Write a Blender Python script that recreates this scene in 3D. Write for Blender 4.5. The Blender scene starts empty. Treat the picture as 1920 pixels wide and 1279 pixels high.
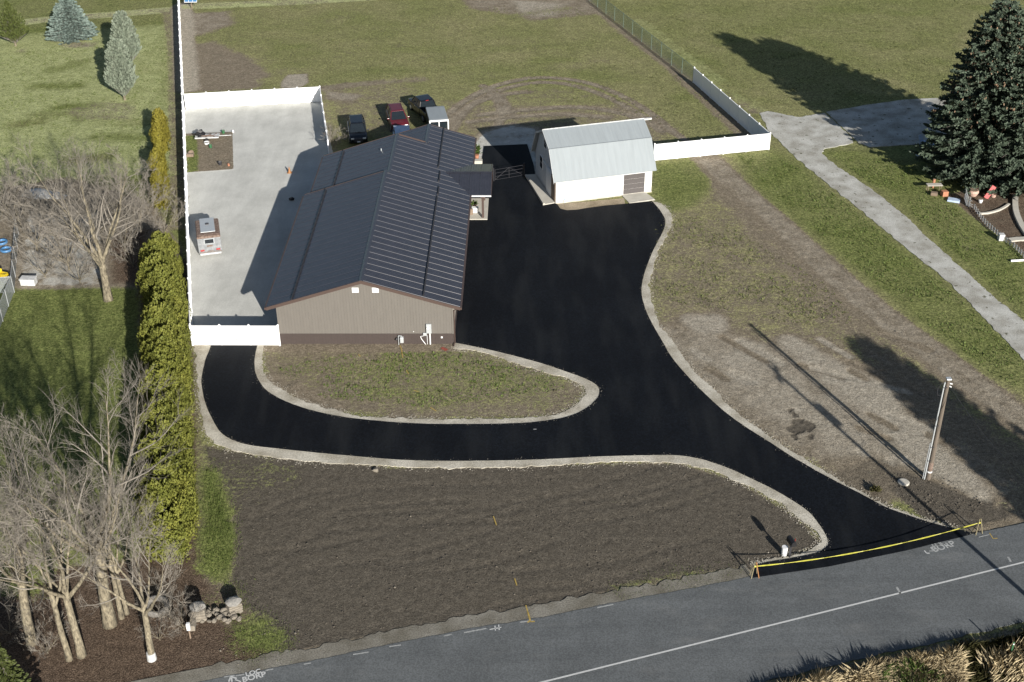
import bpy, bmesh, math, random
import numpy as np
from mathutils import Vector, Matrix, noise
from mathutils.geometry import tessellate_polygon
R = math.radians
S = bpy.context.scene
C = S.collection

# ------------------------------------------------------------------ camera, sky, sun
CAM_H, PITCH, ROLL, FPX = 52.5, 32.0, -0.5, 2400.0        # metres, degrees below the horizon, degrees, focal length in photo pixels
_t, _r = R(PITCH), R(ROLL)
FWD = np.array([0, math.cos(_t), -math.sin(_t)])
_rt = np.array([1.0, 0, 0]); _up = np.array([0, math.sin(_t), math.cos(_t)])
RGT = _rt * math.cos(_r) + _up * math.sin(_r)
UPV = -_rt * math.sin(_r) + _up * math.cos(_r)
CPOS = np.array([0, 0, CAM_H])
cd = bpy.data.cameras.new("camera"); cam = bpy.data.objects.new("camera", cd); C.objects.link(cam)
cd.sensor_width = 36; cd.lens = FPX * 36 / 1920; cd.clip_end = 5000; cd.clip_start = 1
m = Matrix.Identity(4)
for i in range(3):
    m[i][0] = RGT[i]; m[i][1] = UPV[i]; m[i][2] = -FWD[i]; m[i][3] = CPOS[i]
cam.matrix_world = m
S.camera = cam

SUN_EL, SUN_AZ = R(20.3), math.atan2(.396, -.918)          # azimuth measured from +Y towards +X
w = bpy.data.worlds.new("World"); S.world = w; w.use_nodes = True
nt = w.node_tree
sky = nt.nodes.new("ShaderNodeTexSky"); sky.sky_type = 'NISHITA'; sky.sun_disc = False
sky.sun_elevation = SUN_EL; sky.sun_rotation = SUN_AZ
nt.links.new(sky.outputs[0], nt.nodes["Background"].inputs[0])
nt.nodes["Background"].inputs[1].default_value = 0.05
sl = bpy.data.lights.new("sun", 'SUN'); sl.energy = 5.0; sl.angle = R(0.5); sl.color = (1, .95, .87)
so = bpy.data.objects.new("sun", sl); C.objects.link(so)
SUNV = Vector((math.sin(SUN_AZ) * math.cos(SUN_EL), math.cos(SUN_AZ) * math.cos(SUN_EL), math.sin(SUN_EL)))
so.rotation_euler = SUNV.to_track_quat('Z', 'Y').to_euler(); so.location = (60, -40, 60)
S.view_settings.view_transform = 'Standard'; S.view_settings.look = 'None'
S.view_settings.exposure = 0.70; S.view_settings.gamma = 1

# ------------------------------------------------------------------ helpers
def at(px, py, z=0.0):
    """the point of the place at height z that the photo shows at this pixel"""
    d = FWD * FPX + RGT * (px - 960) + UPV * (639.5 - py)
    s = (z - CPOS[2]) / d[2]
    p = CPOS + d * s
    return Vector((p[0], p[1], z))
def at2(pts, z=0.0):
    return [at(x, y, z) for x, y in pts]

def catmull(pts, n=6, closed=False):
    out = []; N = len(pts)
    rng = range(N) if closed else range(N - 1)
    for i in rng:
        if closed: p0, p1, p2, p3 = (pts[(i + k - 1) % N] for k in range(4))
        else: p0, p1, p2, p3 = pts[max(i - 1, 0)], pts[i], pts[i + 1], pts[min(i + 2, N - 1)]
        for k in range(n):
            t = k / n
            out.append(tuple(.5 * (2 * p1[j] + (p2[j] - p0[j]) * t + (2 * p0[j] - 5 * p1[j] + 4 * p2[j] - p3[j]) * t * t
                                   + (3 * p1[j] - p0[j] - 3 * p2[j] + p3[j]) * t ** 3) for j in range(len(p1))))
    if not closed: out.append(tuple(pts[-1]))
    return out

def tag(o, label=None, cat=None, group=None, kind=None):
    if label: o['label'] = label
    if cat: o['category'] = cat
    if group: o['group'] = group
    if kind: o['kind'] = kind
    return o
def empty(name, loc=(0, 0, 0), rz=0.0):
    o = bpy.data.objects.new(name, None); C.objects.link(o)
    o.location = loc; o.rotation_euler = (0, 0, rz); o.empty_display_size = .3
    return o
def copy_tree(o, parent=None):
    c = o.copy(); C.objects.link(c); c.parent = parent
    for ch in list(o.children): copy_tree(ch, c)
    return c

class MB:
    def __init__(s): s.v = []; s.f = []; s.m = []
    def add(s, vs, fs, mi=0, M=None):
        b = len(s.v)
        if M is not None: vs = [M @ Vector(v) for v in vs]
        s.v += [tuple(v) for v in vs]
        s.f += [tuple(i + b for i in f) for f in fs]; s.m += [mi] * len(fs)
        return s
    def box(s, x0, y0, z0, x1, y1, z1, mi=0, M=None):
        vs = [(x0, y0, z0), (x1, y0, z0), (x1, y1, z0), (x0, y1, z0), (x0, y0, z1), (x1, y0, z1), (x1, y1, z1), (x0, y1, z1)]
        return s.add(vs, [(3, 2, 1, 0), (4, 5, 6, 7), (0, 1, 5, 4), (1, 2, 6, 5), (2, 3, 7, 6), (3, 0, 4, 7)], mi, M)
    def cbox(s, x0, y0, z0, x1, y1, z1, c=.03, mi=0, M=None):
        """box with chamfered edges"""
        bm = bmesh.new(); bmesh.ops.create_cube(bm, size=1)
        for v in bm.verts: v.co = ((x0 + x1) / 2 + v.co.x * (x1 - x0), (y0 + y1) / 2 + v.co.y * (y1 - y0), (z0 + z1) / 2 + v.co.z * (z1 - z0))
        bmesh.ops.bevel(bm, geom=bm.edges[:], offset=c, segments=2, affect='EDGES', profile=.5)
        bm.verts.index_update()
        s.add([v.co.copy() for v in bm.verts], [tuple(v.index for v in f.verts) for f in bm.faces], mi, M); bm.free()
        return s
    def tube(s, pts, rad, n=8, mi=0, cap=True, M=None):
        pts = [Vector(p) for p in pts]
        if not hasattr(rad, '__len__'): rad = [rad] * len(pts)
        vs = []; fs = []
        for i, p in enumerate(pts):
            d = (pts[min(i + 1, len(pts) - 1)] - pts[max(i - 1, 0)])
            d = d.normalized() if d.length > 1e-9 else Vector((0, 0, 1))
            a = d.orthogonal().normalized() if i == 0 else (a - d * a.dot(d)).normalized()
            b = d.cross(a)
            for k in range(n):
                t = 2 * math.pi * k / n
                vs.append(p + (a * math.cos(t) + b * math.sin(t)) * rad[i])
        for i in range(len(pts) - 1):
            for k in range(n):
                fs.append((i * n + k, i * n + (k + 1) % n, (i + 1) * n + (k + 1) % n, (i + 1) * n + k))
        if cap:
            fs.append(tuple(range(n - 1, -1, -1))); fs.append(tuple(range((len(pts) - 1) * n, len(pts) * n)))
        return s.add(vs, fs, mi, M)
    def prism(s, poly, axis, a, b, mi=0, M=None):
        """extrude a 2-D outline along an axis from a to b"""
        n = len(poly)
        def P(u, v, t): return {'x': (t, u, v), 'y': (u, t, v), 'z': (u, v, t)}[axis]
        vs = [P(u, v, a) for u, v in poly] + [P(u, v, b) for u, v in poly]
        tri = tessellate_polygon([[Vector((u, v, 0)) for u, v in poly]])
        fs = [tuple(t) for t in tri] + [tuple(i + n for i in t[::-1]) for t in tri]
        fs += [(i, (i + 1) % n, (i + 1) % n + n, i + n) for i in range(n)]
        return s.add(vs, fs, mi, M)
    def loft(s, rings, mi=0, M=None, cap=True):
        n = len(rings[0]); vs = [p for r in rings for p in r]; fs = []
        for i in range(len(rings) - 1):
            for k in range(n): fs.append((i * n + k, i * n + (k + 1) % n, (i + 1) * n + (k + 1) % n, (i + 1) * n + k))
        if cap: fs += [tuple(range(n - 1, -1, -1)), tuple(range((len(rings) - 1) * n, len(rings) * n))]
        return s.add(vs, fs, mi, M)
    def blob(s, c, rx, ry, rz, seed=0, sub=2, amp=.25, mi=0, fr=1.5):
        bm = bmesh.new(); bmesh.ops.create_icosphere(bm, subdivisions=sub, radius=1)
        for v in bm.verts:
            k = 1 + amp * noise.noise(v.co * fr + Vector((seed * 7.3, seed * 3.1, 0)))
            v.co = (c[0] + v.co.x * rx * k, c[1] + v.co.y * ry * k, c[2] + v.co.z * rz * k)
        bm.verts.index_update()
        s.add([v.co.copy() for v in bm.verts], [tuple(v.index for v in f.verts) for f in bm.faces], mi); bm.free()
        return s
    def build(s, name, mats, parent=None, smooth=False, fixn=True):
        me = bpy.data.meshes.new(name); me.from_pydata(s.v, [], s.f)
        if not isinstance(mats, (list, tuple)): mats = [mats]
        for mt in mats: me.materials.append(mt)
        if len(mats) > 1: me.polygons.foreach_set('material_index', s.m)
        if fixn:
            bm = bmesh.new(); bm.from_mesh(me); bmesh.ops.recalc_face_normals(bm, faces=bm.faces[:]); bm.to_mesh(me); bm.free()
        if smooth: me.polygons.foreach_set('use_smooth', [True] * len(me.polygons))
        me.update()
        o = bpy.data.objects.new(name, me); C.objects.link(o)
        if parent: o.parent = parent
        return o
def sheet(name, poly, z, mat, skirt=0.03, parent=None):
    """a flat slab lying on the ground, its outline in world points"""
    mb = MB(); mb.prism([(p[0], p[1]) for p in poly], 'z', z - skirt, z)
    o = mb.build(name, mat, parent); return o

# ------------------------------------------------------------------ materials
def mat(name, col, rough=.7, metal=0.0, var=.12, scale=8.0, bump=0.0, bscale=None, spec=.5, col2=None, stretch=None, coord='Object'):
    """principled surface with noise mottling of its own colour"""
    M = bpy.data.materials.new(name); M.use_nodes = True; n = M.node_tree; b = n.nodes["Principled BSDF"]
    b.inputs['Roughness'].default_value = rough; b.inputs['Metallic'].default_value = metal
    b.inputs['Specular IOR Level'].default_value = spec
    tc = n.nodes.new("ShaderNodeTexCoord"); src = tc.outputs[coord]
    if stretch:
        mp = n.nodes.new("ShaderNodeMapping"); mp.inputs['Scale'].default_value = stretch
        n.links.new(src, mp.inputs[0]); src = mp.outputs[0]
    nz = n.nodes.new("ShaderNodeTexNoise"); nz.inputs['Scale'].default_value = scale; nz.inputs['Detail'].default_value = 6
    nz.inputs['Roughness'].default_value = .65
    n.links.new(src, nz.inputs['Vector'])
    rp = n.nodes.new("ShaderNodeValToRGB")
    c1 = [max(0, c * (1 - var)) for c in col]; c2 = [c * (1 + var) for c in (col2 or col)]
    rp.color_ramp.elements[0].position = .3; rp.color_ramp.elements[1].position = .7
    rp.color_ramp.elements[0].color = (*c1, 1); rp.color_ramp.elements[1].color = (*c2, 1)
    n.links.new(nz.outputs['Fac'], rp.inputs[0]); n.links.new(rp.outputs[0], b.inputs['Base Color'])
    if bump:
        n2 = n.nodes.new("ShaderNodeTexNoise"); n2.inputs['Scale'].default_value = bscale or scale * 3; n2.inputs['Detail'].default_value = 4
        n.links.new(src, n2.inputs['Vector'])
        bp = n.nodes.new("ShaderNodeBump"); bp.inputs['Strength'].default_value = 1; bp.inputs['Distance'].default_value = bump
        n.links.new(n2.outputs['Fac'], bp.inputs['Height']); n.links.new(bp.outputs[0], b.inputs['Normal'])
    return M

def leafmat(name, c1, c2, c3=None, scale=1.2, rough=.65, trans=.0):
    M = bpy.data.materials.new(name); M.use_nodes = True; n = M.node_tree; b = n.nodes["Principled BSDF"]
    b.inputs['Roughness'].default_value = rough; b.inputs['Specular IOR Level'].default_value = .25
    tc = n.nodes.new("ShaderNodeTexCoord")
    nz = n.nodes.new("ShaderNodeTexNoise"); nz.inputs['Scale'].default_value = scale; nz.inputs['Detail'].default_value = 8; nz.inputs['Roughness'].default_value = .8
    n.links.new(tc.outputs['Object'], nz.inputs['Vector'])
    rp = n.nodes.new("ShaderNodeValToRGB"); e = rp.color_ramp.elements
    e[0].position = .3; e[0].color = (*c1, 1); e[1].position = .62; e[1].color = (*c2, 1)
    if c3: x = e.new(.8); x.color = (*c3, 1)
    n.links.new(nz.outputs['Fac'], rp.inputs[0]); n.links.new(rp.outputs[0], b.inputs['Base Color'])
    return M

M = {}
M['white_vinyl'] = mat('white_vinyl', (.82, .83, .84), .45, var=.02, scale=2)
M['roof_metal'] = mat('dark_brown_roof_metal', (.034, .036, .047), .27, var=.14, scale=1.5, spec=.7)
M['trim_brown'] = mat('brown_trim', (.075, .052, .045), .45, var=.08)
M['siding'] = mat('taupe_siding', (.136, .126, .114), .6, var=.06, scale=3, stretch=(1, 1, .2))
M['wainscot'] = mat('dark_wainscot', (.055, .043, .040), .55, var=.08, scale=3)
M['concrete'] = mat('concrete', (.45, .43, .38), .85, var=.10, scale=1.5, bump=.004)
M['light_metal'] = mat('grey_metal', (.50, .53, .55), .4, metal=.3, var=.06)
M['dark_metal'] = mat('dark_metal', (.03, .03, .035), .5, var=.1)
M['glass'] = mat('window_glass', (.015, .02, .025), .06, var=.2, spec=.8)
M['barn_wall'] = mat('painted_barn_wall', (.52, .51, .485), .8, var=.12, scale=1.1, col2=(.60, .595, .575), bump=.006, bscale=6)
M['barn_side'] = mat('weathered_white_boards', (.50, .51, .52), .8, var=.18, scale=3, stretch=(1, 1, 6), bump=.006)
M['barn_roof'] = mat('galvanised_roof', (.245, .275, .295), .65, var=.07, scale=1.3, stretch=(2.5, .25, .25), spec=.3)
M['garage_door'] = mat('brown_garage_door', (.080, .072, .072), .6, var=.08, scale=5)
M['wood'] = mat('weathered_wood', (.20, .15, .11), .85, var=.3, scale=3, stretch=(6, 6, .6), bump=.004)
M['pole_wood'] = mat('pole_wood', (.125, .103, .082), .85, var=.25, scale=3, stretch=(6, 6, .4))
M['rust'] = mat('rusty_metal', (.10, .052, .034), .8, var=.35, scale=5, col2=(.19, .145, .12))
M['old_white'] = mat('chalky_white_paint', (.42, .43, .44), .7, var=.2, scale=4, col2=(.52, .53, .53))
M['camper_paint'] = mat('faded_camper_paint', (.155, .168, .18), .6, var=.25, scale=3, col2=(.24, .25, .26))
M['tyre'] = mat('black_rubber', (.015, .015, .015), .85, var=.2)
M['old_tyre'] = mat('weathered_rubber', (.20, .19, .175), .9, var=.2)
M['rim'] = mat('alloy_rim', (.45, .46, .48), .3, metal=.7, var=.05)
M['black_paint'] = mat('black_car_paint', (.007, .008, .011), .22, var=.1, spec=.6)
M['maroon_paint'] = mat('maroon_car_paint', (.10, .012, .018), .28, var=.1, spec=.6)
M['white_paint'] = mat('white_paint', (.70, .71, .72), .4, var=.04)
M['lamp_glass'] = mat('lamp_lens', (.65, .65, .62), .1, var=.05)
M['red_plastic'] = mat('red_plastic', (.32, .012, .012), .45, var=.08)
M['orange'] = mat('orange_paint', (.32, .15, .06), .6, var=.1)
M['yellow'] = mat('yellow_plastic', (.75, .55, .03), .5, var=.08)
M['tape'] = mat('yellow_caution_tape', (.42, .40, .06), .5, var=.25, scale=3)
M['blue'] = mat('blue_plastic', (.06, .17, .34), .4, var=.12)
M['bluewhite'] = mat('pale_blue_tarp', (.45, .55, .70), .6, var=.2, scale=3)
M['stone'] = mat('pale_stone', (.20, .178, .145), .9, var=.25, scale=4, bump=.02)
M['grey_stone'] = mat('grey_stone', (.28, .27, .25), .9, var=.2, scale=4, bump=.02)
M['trestle'] = mat('bare_trestle_wood', (.22, .19, .11), .7, var=.2)
M['green_plastic'] = mat('green_plastic', (.03, .12, .05), .6, var=.1)
M['terracotta'] = mat('terracotta', (.38, .17, .10), .85, var=.2)
M['pinkstone'] = mat('pink_stone', (.48, .33, .27), .9, var=.15)
M['bark'] = mat('lichen_bark', (.060, .050, .036), .95, var=.4, scale=7, col2=(.235, .205, .145), stretch=(1, 1, .4), bump=.05, bscale=12)
M['twig'] = mat('grey_twigs', (.19, .172, .148), .9, var=.25, scale=.7)
M['greybark'] = mat('grey_bark', (.20, .18, .165), .95, var=.3, scale=5)
M['hedge'] = leafmat('arborvitae_foliage', (.072, .092, .018), (.19, .195, .040), (.29, .27, .07), .9)
M['hedge_orange'] = leafmat('bronzed_foliage', (.12, .10, .015), (.21, .19, .03), (.30, .19, .08), 1.1)
M['spruce'] = leafmat('spruce_needles', (.036, .054, .036), (.090, .118, .084), (.135, .168, .125), 1.3)
M['cones'] = mat('spruce_cones', (.21, .14, .09), .8, var=.25)
M['blue_spruce'] = leafmat('blue_spruce_needles', (.08, .115, .10), (.19, .24, .215), (.27, .31, .28), 1.8)
M['juniper'] = leafmat('grey_juniper_needles', (.10, .13, .095), (.21, .24, .185), (.29, .31, .25), 1.8)
M['dark_green'] = leafmat('dark_green_needles', (.03, .045, .012), (.085, .10, .03), (.13, .13, .05), 1.8)
M['weed'] = leafmat('green_weeds', (.035, .06, .014), (.075, .115, .025), (.12, .16, .04), 3)
M['darkweed'] = leafmat('dark_weeds', (.025, .028, .010), (.07, .065, .025), (.12, .10, .05), 3)
M['fresh_grass'] = leafmat('fresh_grass_blades', (.06, .085, .02), (.115, .15, .04), (.17, .20, .07), 3)
M['straw'] = leafmat('dry_straw', (.34, .27, .16), (.58, .49, .32), (.68, .60, .43), 5)
M['paint_white'] = mat('white_road_paint', (.50, .51, .51), .7, var=.12, scale=12)
M['paint_faded'] = mat('faded_road_paint', (.30, .31, .31), .8, var=.3, scale=8)
M['paint_yellow'] = mat('yellow_marking_paint', (.36, .26, .07), .8, var=.3, scale=10)
M['skin_dark'] = mat('black_tarp', (.012, .012, .014), .5, var=.2)

def asphalt_mat():
    A = bpy.data.materials.new('fresh_asphalt'); A.use_nodes = True; n = A.node_tree; L = n.links.new
    b = n.nodes["Principled BSDF"]; b.inputs['Roughness'].default_value = .8; b.inputs['Specular IOR Level'].default_value = .14
    tc = n.nodes.new("ShaderNodeTexCoord")
    def nz(sc, det=5, st=None):
        x = n.nodes.new("ShaderNodeTexNoise"); x.inputs['Scale'].default_value = sc; x.inputs['Detail'].default_value = det
        if st:
            mp = n.nodes.new("ShaderNodeMapping"); mp.inputs['Scale'].default_value = st; mp.inputs['Rotation'].default_value = (0, 0, R(12))
            L(tc.outputs['Object'], mp.inputs[0]); L(mp.outputs[0], x.inputs['Vector'])
        else: L(tc.outputs['Object'], x.inputs['Vector'])
        return x.outputs['Fac']
    r1 = n.nodes.new("ShaderNodeValToRGB"); e = r1.color_ramp.elements
    e[0].position = .35; e[0].color = (.0036, .0050, .0078, 1); e[1].position = .75; e[1].color = (.0068, .0088, .0125, 1)
    L(nz(.22, 6), r1.inputs[0])
    r2 = n.nodes.new("ShaderNodeValToRGB"); e = r2.color_ramp.elements
    e[0].position = .4; e[0].color = (.6, .6, .6, 1); e[1].position = .7; e[1].color = (1.5, 1.5, 1.5, 1)
    L(nz(9, 3), r2.inputs[0])
    mx = n.nodes.new("ShaderNodeMix"); mx.data_type = 'RGBA'; mx.blend_type = 'MULTIPLY'; mx.inputs[0].default_value = 1
    L(r1.outputs[0], mx.inputs[6]); L(r2.outputs[0], mx.inputs[7])
    # dusty smears
    r3 = n.nodes.new("ShaderNodeValToRGB"); e = r3.color_ramp.elements
    e[0].position = .48; e[0].color = (0, 0, 0, 1); e[1].position = .72; e[1].color = (.5, .5, .5, 1)
    L(nz(.5, 10, (1.2, .22, 1)), r3.inputs[0])
    m2 = n.nodes.new("ShaderNodeMix"); m2.data_type = 'RGBA'; L(r3.outputs[0], m2.inputs[0]); L(mx.outputs[2], m2.inputs[6]); m2.inputs[7].default_value = (.020, .022, .024, 1)
    L(m2.outputs[2], b.inputs['Base Color'])
    bp = n.nodes.new("ShaderNodeBump"); bp.inputs['Distance'].default_value = .012; L(nz(24, 3), bp.inputs['Height']); L(bp.outputs[0], b.inputs['Normal'])
    return A
M['asphalt'] = asphalt_mat()

def road_mat():
    A = bpy.data.materials.new('worn_road'); A.use_nodes = True; n = A.node_tree; L = n.links.new
    b = n.nodes["Principled BSDF"]; b.inputs['Roughness'].default_value = .85; b.inputs['Specular IOR Level'].default_value = .3
    tc = n.nodes.new("ShaderNodeTexCoord")
    def nz(sc, det=5, st=None):
        x = n.nodes.new("ShaderNodeTexNoise"); x.inputs['Scale'].default_value = sc; x.inputs['Detail'].default_value = det; x.inputs['Roughness'].default_value = .65
        if st:
            mp = n.nodes.new("ShaderNodeMapping"); mp.inputs['Rotation'].default_value = (0, 0, R(-14.8)); mp.inputs['Scale'].default_value = st
            mp.vector_type = 'TEXTURE' if False else 'POINT'
            L(tc.outputs['Object'], mp.inputs[0]); L(mp.outputs[0], x.inputs['Vector'])
        else: L(tc.outputs['Object'], x.inputs['Vector'])
        return x.outputs['Fac']
    def ramp(f, p0, c0, p1, c1):
        r = n.nodes.new("ShaderNodeValToRGB"); e = r.color_ramp.elements; e[0].position = p0; e[0].color = (*c0, 1); e[1].position = p1; e[1].color = (*c1, 1)
        L(f, r.inputs[0]); return r.outputs[0]
    def mul(a, c):
        x = n.nodes.new("ShaderNodeMix"); x.data_type = 'RGBA'; x.blend_type = 'MULTIPLY'; x.inputs[0].default_value = 1; L(a, x.inputs[6]); L(c, x.inputs[7]); return x.outputs[2]
    c = ramp(nz(1.0, 6, (.06, .9, 1)), .35, (.104, .112, .117), .68, (.128, .137, .142))
    c = mul(c, ramp(nz(.35, 6), .35, (.86, .86, .86), .7, (1.12, 1.12, 1.12)))
    c = mul(c, ramp(nz(11, 3), .35, (.74, .74, .74), .65, (1.24, 1.24, 1.24)))
    f = ramp(nz(.5, 8, (.45, 1.2, 1)), .56, (0, 0, 0), .78, (.5, .5, .5))
    x = n.nodes.new("ShaderNodeMix"); x.data_type = 'RGBA'; L(f, x.inputs[0]); L(c, x.inputs[6]); x.inputs[7].default_value = (.20, .20, .195, 1)
    L(x.outputs[2], b.inputs['Base Color'])
    bp = n.nodes.new("ShaderNodeBump"); bp.inputs['Distance'].default_value = .008; L(nz(30, 3), bp.inputs['Height']); L(bp.outputs[0], b.inputs['Normal'])
    return A
M['road'] = road_mat()

def gravel_mat(name, c, var=.22, green=False):
    A = bpy.data.materials.new(name); A.use_nodes = True; n = A.node_tree; L = n.links.new
    b = n.nodes["Principled BSDF"]; b.inputs['Roughness'].default_value = .95; b.inputs['Specular IOR Level'].default_value = .1
    tc = n.nodes.new("ShaderNodeTexCoord")
    def nz(sc, det=5):
        x = n.nodes.new("ShaderNodeTexNoise"); x.inputs['Scale'].default_value = sc; x.inputs['Detail'].default_value = det; L(tc.outputs['Object'], x.inputs['Vector']); return x.outputs['Fac']
    r = n.nodes.new("ShaderNodeValToRGB"); e = r.color_ramp.elements
    e[0].position = .33; e[0].color = (*[x * (1 - var) for x in c], 1); e[1].position = .68; e[1].color = (*[x * (1 + var) for x in c], 1)
    L(nz(13, 4), r.inputs[0])
    r2 = n.nodes.new("ShaderNodeValToRGB"); e = r2.color_ramp.elements
    e[0].position = .36; e[0].color = (.72, .70, .66, 1); e[1].position = .62; e[1].color = (1.1, 1.1, 1.1, 1)
    L(nz(.6, 6), r2.inputs[0])
    mx = n.nodes.new("ShaderNodeMix"); mx.data_type = 'RGBA'; mx.blend_type = 'MULTIPLY'; mx.inputs[0].default_value = 1
    L(r.outputs[0], mx.inputs[6]); L(r2.outputs[0], mx.inputs[7]); out = mx.outputs[2]
    if green:   # tufts growing through
        r3 = n.nodes.new("ShaderNodeValToRGB"); e = r3.color_ramp.elements
        e[0].position = .64; e[0].color = (0, 0, 0, 1); e[1].position = .67; e[1].color = (.8, .8, .8, 1)
        L(nz(1.7, 5), r3.inputs[0])
        m3 = n.nodes.new("ShaderNodeMix"); m3.data_type = 'RGBA'; L(r3.outputs[0], m3.inputs[0]); L(out, m3.inputs[6]); m3.inputs[7].default_value = (.075, .075, .04, 1); out = m3.outputs[2]
    L(out, b.inputs['Base Color'])
    bp = n.nodes.new("ShaderNodeBump"); bp.inputs['Distance'].default_value = .02; L(nz(16, 4), bp.inputs['Height']); L(bp.outputs[0], b.inputs['Normal'])
    return A
M['shoulder'] = gravel_mat('shoulder_gravel', (.46, .435, .375), .26)
M['grey_gravel'] = gravel_mat('grey_drive_gravel', (.43, .43, .405), .24, green=True)

def ground_mat():
    A = bpy.data.materials.new('yard_ground'); A.use_nodes = True; n = A.node_tree; L = n.links.new
    b = n.nodes["Principled BSDF"]; b.inputs['Roughness'].default_value = .95; b.inputs['Specular IOR Level'].default_value = .1
    tc = n.nodes.new("ShaderNodeTexCoord")
    def nz(sc, det=5, rough=.6, off=0, st=None):
        x = n.nodes.new("ShaderNodeTexNoise"); x.inputs['Scale'].default_value = sc; x.inputs['Detail'].default_value = det; x.inputs['Roughness'].default_value = rough
        mp = n.nodes.new("ShaderNodeMapping"); mp.inputs['Location'].default_value = (off, off * 1.7, 0)
        if st: mp.inputs['Scale'].default_value = st
        L(tc.outputs['Object'], mp.inputs[0]); L(mp.outputs[0], x.inputs['Vector']); return x.outputs['Fac']
    def ramp(f, *st):
        r = n.nodes.new("ShaderNodeValToRGB"); e = r.color_ramp.elements
        for i, (p, c) in enumerate(st):
            q = e[i] if i < 2 else e.new(p)
            q.position = p; q.color = (*c, 1) if hasattr(c, '__len__') else (c, c, c, 1)
        L(f, r.inputs[0]); return r.outputs[0]
    def mix(f, a, c, mode='MIX'):
        x = n.nodes.new("ShaderNodeMix"); x.data_type = 'RGBA'; x.blend_type = mode
        if isinstance(f, float): x.inputs[0].default_value = f
        else: L(f, x.inputs[0])
        for s, v in ((6, a), (7, c)):
            if isinstance(v, tuple): x.inputs[s].default_value = (*v, 1)
            else: L(v, x.inputs[s])
        return x.outputs[2]
    def math_(op, a, c=None, clamp=False):
        x = n.nodes.new("ShaderNodeMath"); x.operation = op; x.use_clamp = clamp
        for s, v in ((0, a), (1, c)):
            if v is None: continue
            if isinstance(v, (int, float)): x.inputs[s].default_value = v
            else: L(v, x.inputs[s])
        return x.outputs[0]
    def attr(nm):
        x = n.nodes.new("ShaderNodeAttribute"); x.attribute_name = nm
        s = n.nodes.new("ShaderNodeSeparateColor"); L(x.outputs['Color'], s.inputs[0])
        return s.outputs[0], s.outputs[1], s.outputs[2], x.outputs['Alpha']
    g, lush, pale, grav = attr('cover_a'); mulch, dark, straw, _ = attr('cover_b')
    big, mid, fin, fin2 = nz(.11, 5), nz(.7, 6, .65, 3), nz(4.5, 5, .75, 7), nz(13, 4, .7, 11)
    def soft(v, nzf, amt, lo=.32, hi=.68):
        return ramp(math_('ADD', v, math_('MULTIPLY', math_('SUBTRACT', nzf, .5), amt)), (lo, 0.), (hi, 1.))
    # bare soil
    soil = ramp(fin, (.36, (.132, .112, .082)), (.64, (.222, .190, .144)))
    soil = mix(ramp(mid, (.3, 0.), (.7, 1.)), soil, mix(1.0, soil, (1.25, 1.22, 1.2), 'MULTIPLY'))
    dk = ramp(fin, (.34, (.078, .068, .054)), (.66, (.118, .104, .084)))
    soil = mix(soft(dark, mid, .5), soil, dk)
    pl = ramp(fin, (.36, (.25, .225, .182)), (.64, (.385, .348, .285)))
    soil = mix(soft(pale, mid, .9, .3, .8), soil, pl)
    ml = ramp(fin2, (.3, (.050, .034, .025)), (.55, (.11, .080, .058)), (.8, (.20, .155, .115)))
    soil = mix(soft(mulch, mid, .6), soil, ml)
    gv = ramp(fin2, (.36, (.47, .475, .445)), (.64, (.59, .59, .56)))
    gv = mix(1.0, gv, ramp(nz(1.0, 6, .65, 9, (1, .22, 1)), (.36, .92), (.64, 1.04)), 'MULTIPLY')
    gv = mix(1.0, gv, ramp(nz(.35, 6, .6, 5), (.34, .87), (.66, 1.05)), 'MULTIPLY')
    soil = mix(soft(grav, mid, .35, .42, .58), soil, gv)
    # grass
    dry = ramp(fin, (.36, (.125, .122, .060)), (.5, (.225, .215, .110)), (.64, (.325, .31, .145)))
    grn = ramp(fin, (.36, (.064, .088, .022)), (.5, (.138, .160, .052)), (.64, (.225, .250, .085)))
    gr = mix(soft(lush, big, 1.1, .15, .85), dry, grn)
    gr = mix(1.0, gr, ramp(mid, (.3, .82), (.7, 1.16)), 'MULTIPLY')
    gr = mix(soft(straw, mid, .5), gr, ramp(fin, (.34, (.25, .285, .115)), (.66, (.46, .475, .255))))
    gf = math_('ADD', g, math_('ADD', math_('MULTIPLY', math_('SUBTRACT', mid, .5), .7), math_('MULTIPLY', math_('SUBTRACT', fin, .5), 1.1)))
    col = mix(ramp(gf, (.35, 0.), (.62, 1.)), soil, gr)
    col = mix(1.0, col, ramp(fin2, (.38, .62), (.62, 1.36)), 'MULTIPLY')
    col = mix(1.0, col, ramp(nz(7.5, 3, .7, 23), (.58, 1.04), (.68, .62)), 'MULTIPLY')
    # rake and wheel lines in the worked soil
    wv = n.nodes.new('ShaderNodeTexWave'); wv.wave_type = 'BANDS'; wv.bands_direction = 'Y'; wv.inputs['Scale'].default_value = .55; wv.inputs['Distortion'].default_value = 5.0; wv.inputs['Detail'].default_value = 3; wv.inputs['Detail Scale'].default_value = .35
    mpw = n.nodes.new('ShaderNodeMapping'); mpw.inputs['Rotation'].default_value = (0, 0, R(-12)); L(tc.outputs['Object'], mpw.inputs[0]); L(mpw.outputs[0], wv.inputs['Vector'])
    col = mix(1.0, col, ramp(nz(1.9, 6, .7, 17), (.35, .80), (.65, 1.2)), 'MULTIPLY')
    col = mix(soft(grav, mid, .35, .42, .58), col, gv)
    L(col, b.inputs['Base Color'])
    h = math_('ADD', math_('ADD', math_('MULTIPLY', fin, .55), math_('MULTIPLY', fin2, .35)), math_('MULTIPLY', math_('MULTIPLY', wv.outputs['Fac'], dark), .004))
    bp = n.nodes.new("ShaderNodeBump"); bp.inputs['Distance'].default_value = .13; bp.inputs['Strength'].default_value = .9
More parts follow.
